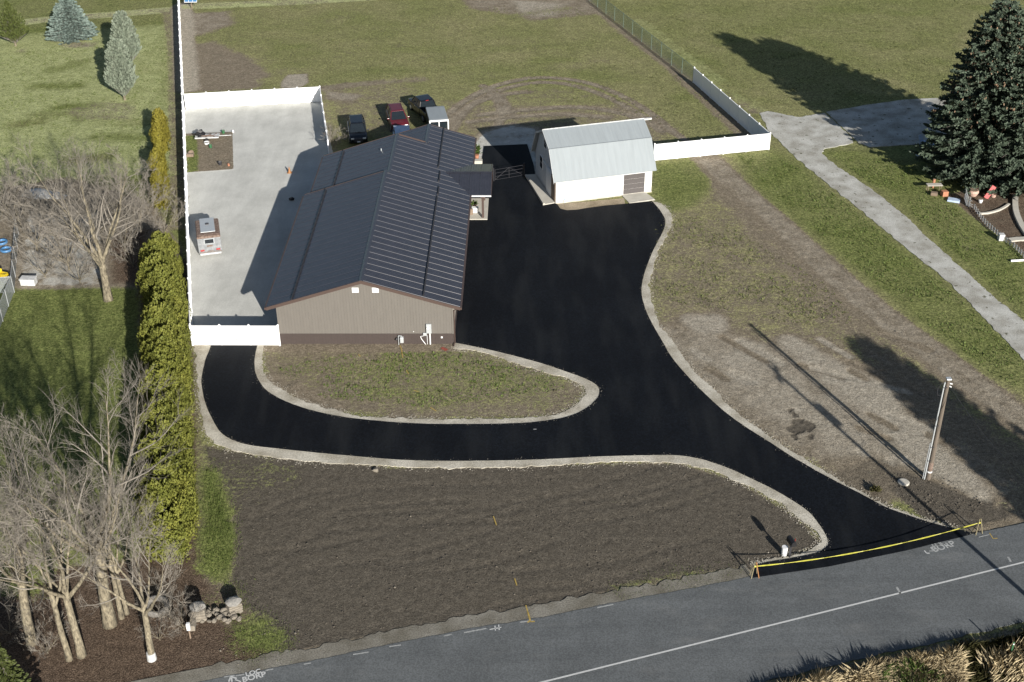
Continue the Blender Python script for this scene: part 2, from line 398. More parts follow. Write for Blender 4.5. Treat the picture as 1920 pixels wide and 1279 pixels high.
    L(math_('MULTIPLY', h, math_('SUBTRACT', math_('SUBTRACT', 1.0, math_('MULTIPLY', grav, .93)), math_('MULTIPLY', dark, .45))), bp.inputs['Height']); L(bp.outputs[0], b.inputs['Normal'])
    return A
M['ground'] = ground_mat()

# ------------------------------------------------------------------ ground sheet with its cover painted as plain masks
def build_ground():
    xs = np.concatenate([[-1500, -700, -350, -180, -120, -95], np.arange(-78, 78.01, 0.22), [95, 120, 180, 350, 700, 1500]])
    ys = np.concatenate([[-700, -200, 0, 20, 34], np.arange(42, 182.01, 0.22), [195, 220, 280, 400, 800, 2500]])
    X, Y = np.meshgrid(xs, ys); nx, ny = len(xs), len(ys)
    PP = np.stack([X.ravel(), Y.ravel()], 1); P = PP; N = len(P)
    DZ = np.zeros(N)
    f = {k: np.zeros(N) for k in ('g', 'lush', 'pale', 'grav', 'mulch', 'dark', 'straw')}
    f['g'][:] = .82; f['lush'][:] = .42
    def dist(poly):
        """signed distance to a world polygon, positive inside"""
        q0 = np.array([p[:2] for p in poly]); lo, hi = q0.min(0) - 8, q0.max(0) + 8
        sel = np.where((PP[:, 0] > lo[0]) & (PP[:, 0] < hi[0]) & (PP[:, 1] > lo[1]) & (PP[:, 1] < hi[1]))[0]
        P = PP[sel]; d = np.full(len(sel), 1e9); ins = np.zeros(len(sel), bool); n = len(poly)
        for i in range(n):
            a = np.array(poly[i][:2]); c = np.array(poly[(i + 1) % n][:2]); e = c - a; L2 = e @ e + 1e-12
            t = np.clip(((P - a) @ e) / L2, 0, 1); q = P - a - t[:, None] * e
            d = np.minimum(d, (q * q).sum(1))
            cond = (a[1] > P[:, 1]) != (c[1] > P[:, 1])
            xi = a[0] + (P[:, 1] - a[1]) * e[0] / (e[1] if abs(e[1]) > 1e-9 else 1e-9)
            ins ^= cond & (P[:, 0] < xi)
        out = np.full(N, -99.0); d = np.sqrt(d); out[sel] = np.where(ins, d, -d); return out
    def line(pts, wid, soft):
        q0 = np.array([p[:2] for p in pts]); k = wid + soft; lo, hi = q0.min(0) - k, q0.max(0) + k
        sel = np.where((PP[:, 0] > lo[0]) & (PP[:, 0] < hi[0]) & (PP[:, 1] > lo[1]) & (PP[:, 1] < hi[1]))[0]
        P = PP[sel]; d = np.full(len(sel), 1e9)
        for i in range(len(pts) - 1):
            a = np.array(pts[i][:2]); c = np.array(pts[i + 1][:2]); e = c - a; L2 = e @ e + 1e-12
            t = np.clip(((P - a) @ e) / L2, 0, 1); q = P - a - t[:, None] * e
            d = np.minimum(d, (q * q).sum(1))
        out = np.zeros(N); out[sel] = np.clip((wid + soft - np.sqrt(d)) / soft, 0, 1); return out
    def put(mask, **kw):
        for k, v in kw.items(): f[k] = f[k] * (1 - mask) + v * mask
    def area(px, soft=1.0, k=1.0, **kw):
        m_ = np.clip(dist(at2(px)) / soft + .5, 0, 1); put(m_ * m_ * (3 - 2 * m_) * k, **kw)
    def trk(px, wid, soft=.5, k=1.0, dz=0.0, **kw):
        m_ = line(at2(catmull(px, 5)), wid, soft) * k; put(m_, **kw)
        DZ[:] = DZ * (1 - m_) + dz * m_
    # --- left neighbour
    area([(-200, -60), (333, -20), (362, 640), (380, 1090), (100, 1300), (-400, 1300)], 1, g=.92, lush=.62)
    area([(-100, 70), (330, 40), (345, 330), (-100, 370)], 6, g=.98, lush=.85, straw=.58)  # pale lawn; its straw tint also carries the brighter, hazier upper left
    for px, k in (([(100, 205), (200, 185), (270, 195), (250, 225), (150, 232)], .75), ([(100, 78), (190, 75), (180, 92), (110, 92)], .9), ([(140, 160), (190, 150), (200, 165), (130, 178)], .4), ([(20, 92), (60, 86), (55, 98), (20, 100)], .8)):
        area(px, 2.5, k, g=.35, straw=.6, pale=.55)
    trk([(40, 42), (120, 33), (200, 28), (320, 18)], .9, .9, g=.5, straw=.8, pale=.4)
    trk([(320, 20), (330, 100), (333, 200), (337, 330), (343, 420)], .9, .6, g=.45, lush=.3, pale=.3, mulch=.3)
    area([(10, 350), (130, 330), (290, 380), (345, 470), (300, 560), (215, 560), (30, 550), (-40, 470)], 2, g=.12, mulch=.35, grav=.25, pale=.4)
    area([(45, 400), (190, 395), (200, 540), (32, 548)], 1.5, g=.04, grav=.46, mulch=.1, pale=.5)
    area([(208, 440), (280, 430), (268, 530), (212, 530)], 1.5, g=.08, mulch=.7, grav=0, pale=.2)
    area([(-60, 545), (200, 540), (262, 540), (275, 780), (270, 1000), (-60, 1000)], 2, g=.95, lush=1.0, mulch=.0, dark=.5, grav=0)  # lawn painted deeper green here to carry the tree shade
    area([(255, 480), (365, 480), (385, 1050), (255, 1060)], 2, g=.3, mulch=.8)
    area([(-100, 1080), (120, 1060), (350, 1040), (430, 1120), (520, 1215), (560, 1240), (380, 1290), (-100, 1400)], 2, g=.06, mulch=.85, lush=.8, dark=.4)
    area([(0, 1000), (120, 1010), (90, 1120), (-60, 1130)], 2, g=.6, lush=.8)
    # --- back field
    area([(345, 0), (1110, 0), (1300, 150), (1440, 250), (1225, 262), (900, 260), (606, 190), (345, 175)], 2, g=.74, lush=.36)
    area([(352, 85), (400, 78), (470, 110), (505, 140), (480, 165), (358, 172)], 2.5, g=.1, pale=.25)
    area([(352, 25), (430, 20), (440, 45), (380, 65), (352, 66)], 2.5, g=.15, pale=.45)
    trk([(342, 10), (346, 80), (352, 165)], .9, .8, g=.1, pale=.85)
    trk([(355, 12), (450, 8), (560, 3), (700, -5)], .8, 1.0, g=.5, straw=.9)
    area([(525, 155), (540, 140), (575, 138), (578, 155), (560, 165), (527, 164)], .8, g=0, pale=1)
    area([(860, -10), (1115, -10), (1130, 25), (1080, 30), (1000, 38), (940, 25), (880, 15)], 2.5, g=.12, pale=.4)
    area([(960, 0), (1060, 8), (1040, 30), (980, 28)], 1.5, g=.05, pale=.8)
    area([(600, 165), (720, 150), (780, 165), (760, 260), (630, 260), (605, 200)], 4, g=.48, lush=.3, pale=.15)
    area([(610, 170), (680, 178), (660, 190), (612, 186)], 1.5, g=.2, pale=.6)
    trk([(608, 165), (650, 160), (740, 150), (790, 148)], .5, .8, .7, g=.2, pale=.5)
    area([(830, 190), (1000, 195), (1180, 195), (1270, 240), (1240, 275), (1180, 290), (900, 290), (850, 255)], 3, g=.44, lush=.2, pale=.25)
    area([(880, 170), (960, 165), (1060, 165), (1120, 180), (1040, 195), (900, 195)], 2, g=.55)
    for px in ([(845, 250), (880, 200), (940, 178), (990, 172)], [(905, 160), (930, 185), (940, 215), (930, 240)], [(830, 230), (850, 205), (900, 172), (960, 152), (1020, 145), (1090, 152), (1150, 172), (1210, 205), (1260, 245), (1285, 262)],
               [(835, 240), (862, 212), (905, 183), (960, 162), (1020, 154), (1080, 161), (1140, 182), (1195, 212), (1240, 245)],
               [(880, 185), (930, 160), (990, 146)], [(900, 215), (990, 205), (1080, 200), (1150, 208), (1210, 225)], [(880, 228), (970, 218), (1060, 214), (1140, 220)], [(925, 168), (945, 190), (958, 215)]):
        trk(px, .20, .40, .95, dz=-.04, g=-.25, pale=.45)
    area([(862, 300), (885, 268), (905, 246), (960, 232), (1010, 240), (1012, 330), (985, 330), (903, 330)], 1.2, g=.05, grav=.5, pale=.8)
    trk([(1113, 5), (1180, 62), (1250, 115), (1300, 160), (1405, 258)], .8, .8, .8, g=.15, pale=.35, dark=.2)
    trk([(1200, 40), (1260, 88), (1330, 140), (1420, 205)], .9, 1.0, .8, g=.35, straw=.5, pale=.3)
    area([(1110, 5), (1290, 140), (1430, 205), (1550, 210), (1760, 180), (2000, 160), (2000, -60), (1110, -60)], 2.5, .8, g=.86, lush=.48)
    # --- right lot
    area([(1225, 385), (1310, 290), (1420, 280), (1560, 345), (1920, 680), (2100, 800), (2100, 1000), (1840, 990), (1500, 850), (1300, 700), (1215, 560)], 2, g=.54, lush=.22)
    area([(1225, 310), (1320, 296), (1335, 350), (1300, 385), (1250, 400), (1225, 375)], 1.5, g=.95, lush=.75)
    area([(1365, 285), (1450, 275), (1600, 385), (1800, 560), (1960, 700), (1960, 760), (1850, 700), (1700, 590), (1560, 470), (1430, 370)], 2, g=.92, lush=.72)
    area([(1240, 430), (1330, 400), (1450, 440), (1560, 540), (1640, 620), (1560, 650), (1400, 590), (1290, 590), (1225, 570), (1215, 500)], 3, g=.44, lush=.25, pale=.10)
    area([(1205, 600), (1330, 590), (1420, 640), (1520, 640), (1660, 700), (1800, 800), (1930, 900), (1930, 960), (1800, 940), (1640, 900), (1480, 860), (1330, 755), (1225, 650)], 6, g=.16, pale=.42)
    area([(1290, 640), (1400, 650), (1480, 690), (1600, 770), (1720, 860), (1690, 880), (1560, 840), (1440, 780), (1340, 710)], 7, g=.06, pale=.72)
    for px in ([(1330, 608), (1340, 600), (1322, 612)], [(1300, 600), (1340, 612)], [(1480, 640), (1560, 690), (1640, 730)], [(1560, 700), (1660, 780), (1790, 890), (1830, 925)], [(1640, 730), (1720, 830), (1800, 900)], [(1395, 650), (1420, 660), (1390, 675)]):
        trk(px, .6, .8, .9, g=.02, pale=.85)
    trk([(1320, 295), (1370, 345), (1440, 405), (1540, 500), (1640, 585), (1740, 660), (1840, 735), (1960, 820)], .9, 1.1, 1.0, g=.08, pale=.34)
    for o_ in (-14, -4, 9, 20):
        trk([(1330 + o_, 300), (1380 + o_, 350), (1450 + o_, 410), (1545 + o_ * 1.3, 500), (1645 + o_ * 1.4, 585), (1745 + o_ * 1.5, 660), (1845 + o_ * 1.5, 735), (1960 + o_, 815)], .14, .28, .95, dz=-.05, g=-.15, pale=.5, dark=0)
    trk([(1350, 350), (1430, 440), (1530, 540), (1640, 650), (1760, 760), (1900, 850)], .6, 1.2, .55, g=.15, pale=.2)
    rr = random.Random(77)
    for k in range(34):
        x0, y0 = rr.uniform(1290, 1720), rr.uniform(620, 860); l_ = rr.uniform(25, 90)
        if y0 > 700 + (x0 - 1290) * .55 - 30: continue
        trk([(x0, y0), (x0 + l_, y0 + l_ * rr.uniform(.25, .7))], .14, .3, rr.uniform(.6, 1), dz=-.05, g=-.1, **rr.choice((dict(pale=1.0), dict(pale=0, dark=.45))))
    for k in range(14):
        x0 = 1690 + k * 14 + rr.uniform(-5, 5); trk([(x0 + 22, 935), (x0, 985)], .08, .22, .7, dz=-.03, dark=.9)
    for k in range(15):
        x0, y0 = rr.uniform(420, 1300), rr.uniform(900, 1150); l_ = rr.uniform(120, 420); b_ = rr.uniform(-25, 10)
        trk([(x0, y0), (x0 + l_ * .5, y0 - l_ * .06 + b_ * .4), (x0 + l_, y0 - l_ * .19 + b_)], .06, .24, .7, dz=-.04, g=0, mulch=.6)
    for c_ in ((630, 960, 140), (630, 975, 150), (600, 1000, 190), (560, 930, 200)):
        trk([(c_[0] - c_[2] * .5, c_[1] + 60), (c_[0], c_[1]), (c_[0] + c_[2], c_[1] - 18), (c_[0] + c_[2] * 2, c_[1] - 22)], .06, .24, .7, dz=-.04, g=0, mulch=.6)
    for k in range(22):
        x0, y0 = rr.uniform(-20, 270), rr.uniform(110, 330); trk([(x0, y0), (x0 + rr.uniform(30, 90), y0 - rr.uniform(0, 14))], rr.uniform(.2, .5), 1.4, rr.uniform(.3, .6), lush=rr.choice((.2, .95)), straw=rr.choice((.1, .55)))
    for k in range(40):
        x0, y0 = rr.uniform(380, 1200), rr.uniform(10, 150); trk([(x0, y0), (x0 + rr.uniform(30, 110), y0 - rr.uniform(-8, 14))], rr.uniform(.15, .5), 1.6, rr.uniform(.25, .5), lush=rr.choice((.1, .8)), g=rr.choice((.45, .85)), pale=.3)
    for k in range(40):
        x0, y0 = rr.uniform(1250, 1900), rr.uniform(0, 190); trk([(x0, y0), (x0 + rr.uniform(20, 90), y0 + rr.uniform(-6, 20))], rr.uniform(.15, .6), 1.4, rr.uniform(.25, .5), lush=rr.choice((.1, .85)), straw=rr.choice((0, .5)))
    area([(1640, 900), (1690, 880), (1760, 905), (1850, 945), (1930, 975), (1840, 1000), (1740, 975)], 1.2, g=.08, dark=.85, pale=0)
    area([(1545, 885), (1640, 850), (1690, 880), (1670, 960), (1590, 925)], 1.5, g=.2, dark=.5, pale=.2)
    area([(1800, 1000), (1830, 985), (1960, 955), (1960, 975)], .6, g=.03, pale=.3, dark=0)
    for k in range(26):
        x0, y0 = rr.gauss(1500, 13), rr.gauss(797, 12); trk([(x0, y0), (x0 + rr.uniform(-6, 6), y0 + rr.uniform(2, 6))], .05, .18, 1, g=-.4, pale=0, dark=2.2, mulch=.0)
    # beyond the grey drive
    area([(1545, 285), (1640, 350), (1760, 455), (1930, 600), (2100, 760), (2100, 200), (1780, 260), (1620, 282)], 1.5, g=.92, lush=.72)
    area([(1770, 365), (1830, 350), (1930, 345), (1990, 420), (1990, 560), (1900, 460), (1840, 420)], 1.0, g=.15, mulch=.6, pale=.25)
    area([(1770, 420), (1830, 445), (1860, 470), (1800, 480)], 1.5, .7, g=.5, pale=.4)
    # --- front lot, island
    area([(380, 835), (460, 850), (750, 876), (1150, 868), (1270, 868), (1380, 900), (1500, 972), (1540, 1018), (1480, 1045), (1410, 1075), (1200, 1118), (1000, 1160), (700, 1217), (560, 1240), (480, 1180), (432, 1090), (435, 960)], 1.2, g=.10, lush=.5, dark=.92, mulch=0)
    area([(385, 845), (470, 855), (600, 870), (560, 920), (460, 950), (400, 900)], 2.5, g=.34, lush=.7, dark=.8)
    area([(870, 990), (1250, 870), (1330, 900), (1300, 960), (1000, 1050)], 5, .5, g=.2, lush=.6)
    area([(380, 880), (405, 880), (432, 960), (440, 1010), (430, 1060), (400, 1085), (380, 1060)], 2.2, .9, g=.8, lush=1, dark=.3)
    area([(370, 1110), (440, 1095), (475, 1150), (450, 1190), (380, 1160)], 1.2, g=.3, lush=.9, mulch=.5, dark=.4)
    area([(430, 1180), (500, 1150), (545, 1190), (540, 1225), (480, 1240), (430, 1225)], 2.2, .9, g=.68, lush=.95, dark=.5)
    area([(1140, 1098), (1290, 1070), (1400, 1062), (1405, 1080), (1270, 1105), (1150, 1118)], .7, g=.6, lush=.8, dark=.6)
    trk([(395, 1277), (594, 1233), (787, 1192), (1020, 1150), (1200, 1113), (1410, 1076)], .35, .7, g=.04, pale=.5, dark=0, grav=.1, mulch=.1)
    trk([(250, 1300), (420, 1262), (600, 1222), (700, 1205)], .25, .5, .6, g=.05, pale=.4, dark=0)
    area([(488, 647), (855, 645), (900, 657), (1090, 715), (1100, 735), (1080, 765), (1040, 780), (750, 788), (600, 765), (500, 715)], .8, g=.36, lush=.6, dark=.35)
    area([(640, 690), (740, 665), (850, 660), (960, 680), (1050, 700), (1060, 725), (1000, 750), (800, 765), (700, 745)], 3, .8, g=.52, lush=.62, dark=.3)
    area([(500, 700), (560, 725), (640, 755), (640, 770), (560, 750), (500, 715)], 1.2, g=.08, dark=.2)
    trk([(490, 650), (600, 650), (740, 650), (850, 650)], .35, .5, .8, g=.08, dark=.1)
    # --- gravel yard and its garden patch
    area([(344, 205), (602, 191), (625, 290), (529, 645), (362, 646)], .3, g=0, grav=1, pale=.5, dark=0, mulch=0)
    area([(348, 250), (436, 247), (438, 317), (352, 323)], .6, g=.06, grav=0, pale=.15, lush=.7)
    area([(347, 254), (370, 254), (372, 320), (350, 324)], .8, g=.85, lush=.85)
    area([(605, 192), (618, 192), (640, 290), (614, 290)], .8, g=.5, pale=.4)
    # --- verge south of the road
    area([(1300, 1300), (1500, 1262), (1700, 1220), (1930, 1170), (2200, 1120), (2200, 1400), (1300, 1400)], .6, g=.25, lush=.3, pale=.3, straw=.3, dark=0)
    # relief: clods and ruts, kept below the paving sheets
    Z = np.zeros(N)
    core = (np.abs(P[:, 0]) < 78) & (P[:, 1] > 42) & (P[:, 1] < 182)
    rnd = np.random.RandomState(3)
    Z[core] = rnd.normal(0, .010, core.sum()) * (1 - f['grav'][core]) - .012
    Z -= .008
    Z = np.clip(Z, -.06, .008) + DZ
    me = bpy.data.meshes.new('ground')
    vs = np.column_stack([P, Z])
    idx = np.arange(nx * ny).reshape(ny, nx)
    quads = np.stack([idx[:-1, :-1], idx[:-1, 1:], idx[1:, 1:], idx[1:, :-1]], -1).reshape(-1, 4)
    me.from_pydata(vs.tolist(), [], quads.tolist())
    a = me.color_attributes.new('cover_a', 'FLOAT_COLOR', 'POINT')
    a.data.foreach_set('color', np.stack([f['g'], f['lush'], f['pale'], f['grav']], 1).astype(np.float32).ravel())
    a = me.color_attributes.new('cover_b', 'FLOAT_COLOR', 'POINT')
    a.data.foreach_set('color', np.stack([f['mulch'], f['dark'], f['straw'], np.ones(N)], 1).astype(np.float32).ravel())
    me.polygons.foreach_set('use_smooth', [True] * len(me.polygons))
    me.materials.append(M['ground']); me.update()
    o = bpy.data.objects.new('ground', me); C.objects.link(o); tag(o, kind='structure')
build_ground()

# ------------------------------------------------------------------ paving
def rag(pts, amp, step=.14, seed=0, z=0.0):
    """resample a world polyline and roughen it"""
    out = []
    for i in range(len(pts) - 1):
        a, c = Vector(pts[i]), Vector(pts[i + 1]); n = max(1, int((c - a).length / step))
        d = (c - a).normalized() if (c - a).length > 0 else Vector((1, 0, 0)); nrm = Vector((-d.y, d.x, 0))
        for k in range(n):
            p = a.lerp(c, k / n)
            j = noise.noise(Vector((p.x * 1.1 + seed * 9, p.y * 1.1, 0))) * amp + noise.noise(Vector((p.x * 4.5, p.y * 4.5, seed))) * amp * .8
            out.append(p + nrm * j)
    out.append(Vector(pts[-1])); return out
LOW = [(396, 648.5), (385, 677), (378.5, 707.6), (378.5, 725), (385, 756), (396, 782), (411, 808), (427, 821), (451, 831), (481, 837), (525, 842), (591, 849), (656.5, 855), (750, 862.6), (837.6, 864.8), (925, 864), (1013, 862), (1120, 856.5), (1221.6, 854), (1272, 854.5), (1314, 861), (1343.6, 870.5), (1369, 879.6), (1411, 899), (1453, 919.7), (1495.5, 945), (1523, 967), (1546, 999), (1553, 1018), (1548, 1027), (1529, 1038), (1483, 1047.4), (1432, 1056), (1417, 1060)]
LOWO = [(364, 646), (369, 692), (371, 725), (375, 762), (383, 802), (400, 828), (422, 839), (455, 848), (508, 856.5), (558, 863), (613, 867.4), (678, 871), (750, 875.5), (827, 878), (925, 876.5), (991, 876), (1056, 871.5), (1150, 867), (1200, 867), (1263, 868), (1305.5, 874), (1348, 886), (1379, 902), (1411, 914), (1443, 933), (1474, 951), (1491, 969), (1517, 986), (1535.6, 1005), (1540, 1018), (1516.6, 1032), (1483, 1043), (1432, 1051), (1411, 1059)]
RGTE = [(1222.6, 378), (1237.6, 395), (1247, 412.5), (1245, 430), (1235, 450), (1222.6, 475), (1210, 507.6), (1203.8, 532.6), (1203.3, 552.6), (1207.6, 572.7), (1217.6, 597.7), (1232.6, 625), (1242, 641), (1258, 668.5), (1282.6, 699), (1323, 740.6), (1364, 777), (1404.6, 805.7), (1445, 831), (1480, 854), (1545.6, 892), (1611, 925), (1655, 949), (1699, 965.6), (1742.5, 980), (1786, 991.4), (1828, 1001)]
RGTO = [(1224, 377), (1247.6, 387.5), (1260, 407.5), (1255, 435), (1240, 457.6), (1229, 487.6), (1220, 520), (1217.6, 540), (1222.6, 567.6), (1235, 607.7), (1252, 629), (1270, 651), (1284, 676), (1303, 699), (1339.5, 731.5), (1374, 769), (1414.8, 798), (1445, 821), (1473.7, 840), (1534.7, 878), (1589, 910), (1633, 934), (1677, 955), (1720.6, 971), (1760, 981), (1786, 990.5)]
INN = [(482.5, 648.5), (477.6, 672.5), (479, 699), (488, 718.5), (503, 735), (536, 753.6), (580, 769), (624, 779), (667.5, 786), (750, 793.4), (816, 796), (903, 796), (969, 794.7), (1023.7, 789.7), (1067.5, 781), (1100, 765.6), (1120, 747), (1123.7, 734), (1119, 723), (1096, 710), (1056.5, 695.5), (1013, 681), (969, 669), (925, 658), (881, 648.5), (852, 643)]
INNO = [(494, 648.5), (492, 686), (501, 710), (521, 727), (547, 742.6), (591, 760), (634.6, 771), (678, 781), (750, 784), (805, 785.5), (903, 786), (991, 784), (1045.6, 776.5), (1078, 761), (1095, 745), (1096, 727), (1078, 715), (1034.6, 700), (991, 689), (936, 670), (892, 657), (864, 655), (852, 653)]
low, rgt, inn = (at2(catmull(p, 3)) for p in (LOW, RGTE, INN))
gate_line = at2([(482.5, 649), (396, 649)])
rear = at2([(1222.6, 378), (1172.5, 383), (1137.5, 386), (1100, 391), (1082, 394), (1063, 395), (1050.7, 392), (1045, 384), (1036, 378), (1003.8, 330), (1000.7, 309.7), (988.5, 271), (907.4, 274.6), (901.4, 320), (892, 330)])
wallpts = [Vector((-5.2, 106, 0)), Vector((-5.0, 84.4, 0))]
road_end = at2([(1411, 1081), (1552.6, 1060), (1698, 1030), (1804.5, 1005)])
outline = rag(low, .02, .3, 1) + [road_end[0] + Vector((0, -.15, 0)), road_end[1] + Vector((0, -.15, 0)), road_end[2] + Vector((0, -.15, 0)), road_end[3] + Vector((0, -.1, 0))] + rag(rgt[::-1], .02, .3, 2) + rear[1:] + wallpts + rag(inn[::-1], .02, .3, 3)
tag(sheet('driveway', outline, .050, M['asphalt'], .08), kind='structure')
def band(name, a, o, z, seed, amp=.17):
    A = at2(catmull(a, 3)); O = rag(at2(catmull(o, 3)), amp, .16, seed)
    # tuck the inner edge beneath the asphalt
    tag(sheet(name, A + O[::-1], z, M['shoulder'], .06), kind='structure')
band('gravel_shoulder', LOW, LOWO, .026, 4)
band('gravel_shoulder', RGTE, RGTO, .026, 5)
band('gravel_shoulder', INN, INNO, .026, 6)
tag(sheet('gravel_strip', rag(at2([(1045, 383), (1090, 379), (1170, 372), (1172, 383), (1137, 387), (1100, 392), (1082, 395.5), (1063, 397), (1049, 393), (1045, 383)]), .06, .2, 7), .022, gravel_mat('dirt_gravel', (.30, .255, .19), .3), .05), kind='structure')
# the grey gravel drive of the neighbour and its parking pad
gd = [(2185, 926), (1980, 730), (1920, 675), (1860, 612), (1780, 530), (1700, 466), (1640, 416), (1590, 375), (1540, 335), (1500, 302), (1470, 274), (1443, 248), (1424, 213), (1440, 208), (1475, 216), (1500, 220), (1530, 214), (1546, 212), (1565, 228), (1596, 258), (1600, 268), (1545, 280), (1540, 287), (1560, 305), (1600, 332), (1650, 367), (1700, 408), (1750, 455), (1800, 500), (1850, 545), (1920, 602), (1980, 655), (2245, 888)]
tag(sheet('gravel_drive', rag(at2(gd) + [at(2185, 926)], .16, .25, 8), .020, M['grey_gravel'], .05), kind='structure')
pad = [(1549, 210), (1625, 197), (1700, 187), (1755, 184), (1800, 192), (1850, 240), (1850, 262), (1700, 272), (1632, 276), (1610, 268), (1549, 210)]
tag(sheet('parking_pad', rag(at2(pad), .08, .25, 9), .024, M['grey_gravel'], .05), kind='structure')

# road, shoulder and markings
RD = Vector((math.cos(R(14.75)), math.sin(R(14.75)), 0))
n_edge = at2([(400, 1274), (497, 1256), (594, 1238), (690.6, 1217), (787.5, 1198), (884, 1178.5), (1020, 1157.5), (1200, 1121), (1318, 1100), (1411, 1081), (1552.6, 1060), (1698, 1030), (1804.5, 1005), (1920, 981.5)])
s_edge = at2([(1920, 1168), (1822.5, 1189), (1747.5, 1208), (1702.5, 1216), (1560, 1248), (1420, 1281)])
far = 400
rp = [n_edge[0] - RD * far] + rag(n_edge, .05, .3, 11) + [n_edge[-1] + RD * far, s_edge[0] + RD * far] + rag(s_edge, .12, .3, 12) + [s_edge[-1] - RD * far]
tag(sheet('road', rp, .030, M['road'], .06), kind='structure')
so_ = [n_edge[0] - RD * far] + rag(n_edge[:10], .05, .3, 13) + rag([p + Vector((-.25, 1.0, 0)) for p in n_edge[:10]][::-1], .35, .25, 14) + [n_edge[0] - RD * far + Vector((-.25, 1.0, 0))]
tag(sheet('road_shoulder', so_, .012, gravel_mat('road_edge_gravel', (.20, .19, .165), .3), .04), kind='structure')
def stripe(name, a, c, wid, mt, z=.036):
    a, c = Vector(a), Vector(c); d = (c - a).normalized(); nrm = Vector((-d.y, d.x, 0)) * wid / 2
    mb = MB(); mb.prism([tuple((p)[:2]) for p in (a - nrm, c - nrm, c + nrm, a + nrm)], 'z', z - .004, z)
    return tag(mb.build(name, mt), kind='structure')
wa, wb = at(1020, 1279), at(1920, 1054.7)
wd = (wb - wa).normalized()
stripe('centre_line', wa - wd * 60, wb + wd * 60, .105, M['paint_white'])
for x0, y0, x1, y1, m_ in ((570, 1246, 583, 1244, 'paint_faded'), (662, 1228, 691, 1223.5, 'paint_faded'), (730, 1213, 752, 1210, 'paint_faded'), (832, 1193, 847, 1190, 'paint_faded'), (870, 1187, 912, 1179, 'paint_faded'), (975, 1167.5, 1000, 1164, 'paint_faded'), (442, 1268, 458, 1265, 'paint_faded'), (498, 1258, 512, 1255, 'paint_faded'), (420, 1270, 440, 1267, 'paint_faded'), (1120, 1140, 1150, 1134, 'paint_faded')):
    stripe('edge_line', at(x0, y0), at(x1, y1), .08, M[m_])
def writing(txt, px, py, size, ang, mt, z=.037, squash=1.0):
    cu = bpy.data.curves.new('painted_writing', 'FONT'); cu.body = txt; cu.size = size; cu.extrude = .002; cu.offset = .012
    o = bpy.data.objects.new('painted_writing', cu); C.objects.link(o)
    dg = bpy.context.evaluated_depsgraph_get(); me = bpy.data.meshes.new_from_object(o.evaluated_get(dg))
    C.objects.unlink(o); bpy.data.objects.remove(o)
    me.materials.clear(); me.materials.append(mt)
    o = bpy.data.objects.new('painted_writing', me); C.objects.link(o)
    p = at(px, py); o.location = (p.x, p.y, z); o.rotation_euler = (0, 0, R(ang)); o.scale = (1, squash, 1)
    return tag(o, kind='structure')
writing('LOC', 461, 1269, .42, 20, M['paint_white'], squash=1.0)
writing('BORP', 455, 1280, .52, 20, M['paint_white'], squash=1.0)
writing('LOC', 1749, 1026, .45, 18, M['paint_faded'])
writing('BORP', 1752, 1036, .66, 22, mat('worn_road_paint', (.36, .37, .37), .8, var=.3, scale=8))
def mark(pts, wid, mt, z=.036):
    for i in range(len(pts) - 1): stripe('paint_mark', at(*pts[i]), at(*pts[i + 1]), wid, mt, z + .0005 * i)
mark([(429, 1279), (433, 1269), (444, 1273)], .09, M['paint_white']); mark([(434, 1269), (435, 1279)], .08, M['paint_white']); mark([(441, 1275), (452, 1279)], .07, M['paint_white'])
mark([(1733, 1033), (1737, 1038), (1743, 1038)], .07, M['paint_white']); mark([(1744, 1027), (1750, 1034), (1742, 1034)], .06, M['paint_faded'])
mark([(918, 1181), (940, 1177)], .06, M['paint_white']); mark([(928, 1174), (929, 1183)], .06, M['paint_white']); mark([(935, 1172), (936, 1182)], .06, M['paint_white'])
mark([(990, 1149), (994, 1164), (989, 1168)], .10, M['paint_yellow'], .037); mark([(994, 1166), (1003, 1166)], .10, M['paint_yellow'])
mark([(1681, 1101), (1688, 1114)], .13, M['paint_faded']); mark([(1890, 1045), (1895, 1054)], .13, M['paint_faded'])
mark([(1835, 1008), (1855, 1003)], .06, M['paint_faded']); mark([(1855, 1000), (1862, 1011), (1870, 1010)], .06, M['paint_yellow'])
for a, c in (((750, 648), (753, 655)), ((753, 655), (755, 671)), ((762, 694), (766, 701)), ((776, 732), (785, 735)), ((807, 764), (818, 771)), ((672, 665), (676, 668)), ((925, 968), (931, 985)), ((965, 1085), (969, 1098)), ((986, 1135), (990, 1149))):
    stripe('dig_mark', at(*a), at(*c), .075, M['paint_yellow'], .014)
stripe('dig_mark', at(828, 652), at(838, 657), .3, mat('red_marking_paint', (.25, .06, .04), .9, var=.3), .014)
mark([(1000, 806), (1006, 806)], .06, M['paint_faded'], .058)
exec_after = []

